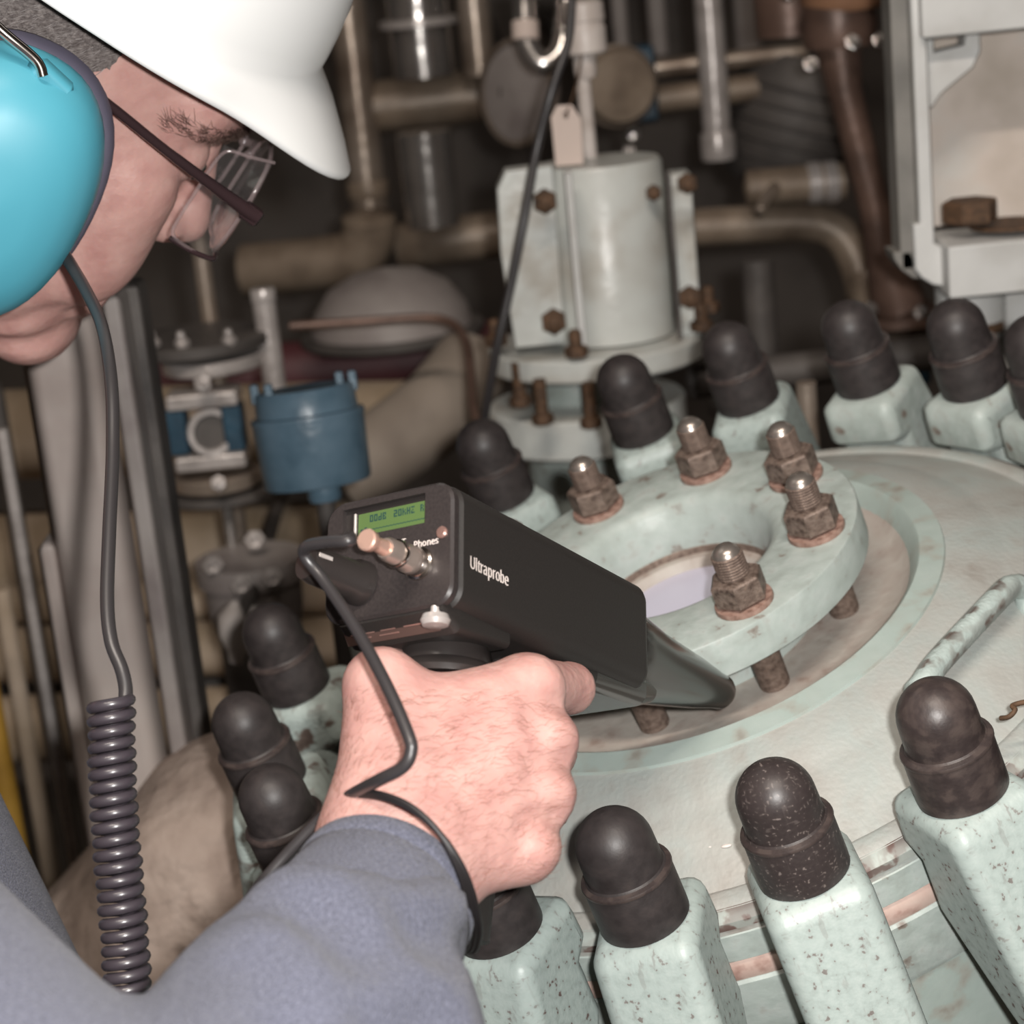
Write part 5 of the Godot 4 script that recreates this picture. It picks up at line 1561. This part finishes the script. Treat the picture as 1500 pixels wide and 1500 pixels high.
		part("lower_rim", MB.new().tube(smooth_path(lr, 5), 0.0013, 8), M.frame, o)
		part("hinge", MB.new().box(Vector3(0.010, 0.0085, 0.006), 0.0015, Transform3D(Basis(Vector3.BACK, -0.12), Vector3(0.1085, 0.0225, 0.0720 * k))), M.frame, o)
	part("bridge", MB.new().tube(smooth_path([Vector3(0.112, 0.030, 0.010), Vector3(0.116, 0.034, 0.0), Vector3(0.112, 0.030, -0.010)], 6), 0.0022, 10), M.lens_rim, o)

func _cushion(k: float) -> Array:
	var G := []
	for i in 13:
		var b := TAU * i / 12
		var r := []
		for j in 48:
			var a := TAU * j / 48
			var sq := pow(pow(absf(cos(a)), 2.3) + pow(absf(sin(a)), 2.3), -1.0 / 2.3)
			var p: Vector2 = (Vector2(cos(a) * 0.0405, sin(a) * 0.0555) * sq + Vector2(cos(a), sin(a)) * 0.0072 * cos(b)).rotated(0.10)
			r.append(Vector3(-0.002 + p.x, -0.013 + p.y, (0.0865 + 0.0095 * sin(b)) * k))
		G.append(r)
	return G


# ---------------------------------------------------------------- cord from the ear defenders to the probe, wrist strap
func build_cables() -> void:
	var o := thing("headphone_cord", "black coiled cord from the ear defenders to the plug on the probe", "cord", spot(P(163, 1040, 0.73)))
	var at := o.position
	var w := []
	for p in [[80, 350, 0.868], [104, 388, 0.860], [128, 430, 0.842], [150, 480, 0.820], [163, 560, 0.80], [165, 660, 0.785], [160, 780, 0.765], [157, 880, 0.75], [163, 940, 0.742], [178, 980, 0.738], [184, 1008, 0.736], [183, 1030, 0.734]]: w.append(P(p[0], p[1], p[2]) - at)
	part("upper_cord", MB.new().tube(smooth_path(w, 8), 0.0026, 12), M.cable, o)
	var a0 := P(163, 1026, 0.733) - at
	var a1 := P(184, 1462, 0.727) - at
	var axis := (a1 - a0).normalized()
	var e1 := axis.cross(Vector3.BACK).normalized()
	var e2 := axis.cross(e1)
	var coil := []
	var turns := 22.0
	for i in 22 * 22 + 1:
		var t := i / 484.0
		var a := TAU * turns * t + PI - 0.2
		var r := 0.0066 + 0.0002 * sin(t * 37.0)
		coil.append(a0 + (a1 - a0) * t + (e1 * cos(a) + e2 * sin(a)) * r + e1 * 0.0009 * sin(t * 5.0))
	part("coil", MB.new().tube(coil, 0.00215, 10), M.coil, o)
	w = [coil[-1]]
	for p in [[196, 1490, 0.735], [240, 1510, 0.745], [300, 1440, 0.745], [352, 1345, 0.715], [372, 1308, 0.690], [425, 1246, 0.687], [478, 1192, 0.684], [510, 1167, 0.672], [556, 1142, 0.652], [590, 1124, 0.645], [602, 1102, 0.644], [598, 1076, 0.646], [566, 1003, 0.658], [522, 922, 0.676], [474, 850, 0.692], [447, 815, 0.694], [450, 800, 0.690], [478, 794, 0.684], [512, 792, 0.679]]: w.append(P(p[0], p[1], p[2]) - at)
	var jack := DT * Vector3(0.0135, -0.0062, 0.0)
	var tail := DT * Vector3(0.0135, -0.0062, 0.0335)
	w.append(tail - at + (tail - jack).normalized() * 0.002 + cb.x * -0.003)
	part("lower_cord", MB.new().tube(smooth_path(w, 8), 0.0021, 12), M.cable, o)
	var pf := yto(tail - jack, jack - at)
	var pl := part("plug", MB.new().lathe(V2([0, 0.0035, 0.0046, 0.0035, 0.0052, 0.0045, 0.0052, 0.0075, 0.0044, 0.0085, 0.0043, 0.0190, 0.0036, 0.0205, 0.0, 0.0205]), pf, 24), M.plug, o, "metal plug")
	part("strain_relief", MB.new().lathe(V2([0, 0.0205, 0.0029, 0.0205, 0.0026, 0.0255, 0.0028, 0.0275, 0.0038, 0.0288, 0.0039, 0.0312, 0.0034, 0.0318, 0.0, 0.0318]), pf, 20), M.copper, pl)
	part("plug_ring", MB.new().lathe(V2([0.0040, 0.0120, 0.0050, 0.0122, 0.0052, 0.0132, 0.0050, 0.0142, 0.0040, 0.0144]), pf, 24), M.chrome, pl)
	# wrist strap of three cords
	o = thing("wrist_strap", "thin black wrist strap looped over the wrist in front of the cuff", "wrist strap", spot(P(600, 1250, 0.66)))
	at = o.position
	for k in 3:
		var f := k - 1.0
		w = []
		for p in [[498, 1172, 0.682], [520, 1163, 0.668], [560, 1166, 0.654], [606, 1186, 0.646], [648, 1226, 0.643], [678, 1280, 0.645], [693, 1335, 0.655], [696, 1372, 0.672], [680, 1390, 0.700], [620, 1330, 0.728], [540, 1230, 0.724], [500, 1185, 0.704], [498, 1172, 0.682]]:
			var low := smoothstep(1180.0, 1340.0, p[1])
			w.append(P(p[0] + f * (1.5 + 5.0 * low), p[1] + f * (3.0 - 2.0 * low), p[2]) - at)
		part("cord", MB.new().tube(smooth_path(w, 8), 0.0010, 8, false), M.strap, o)
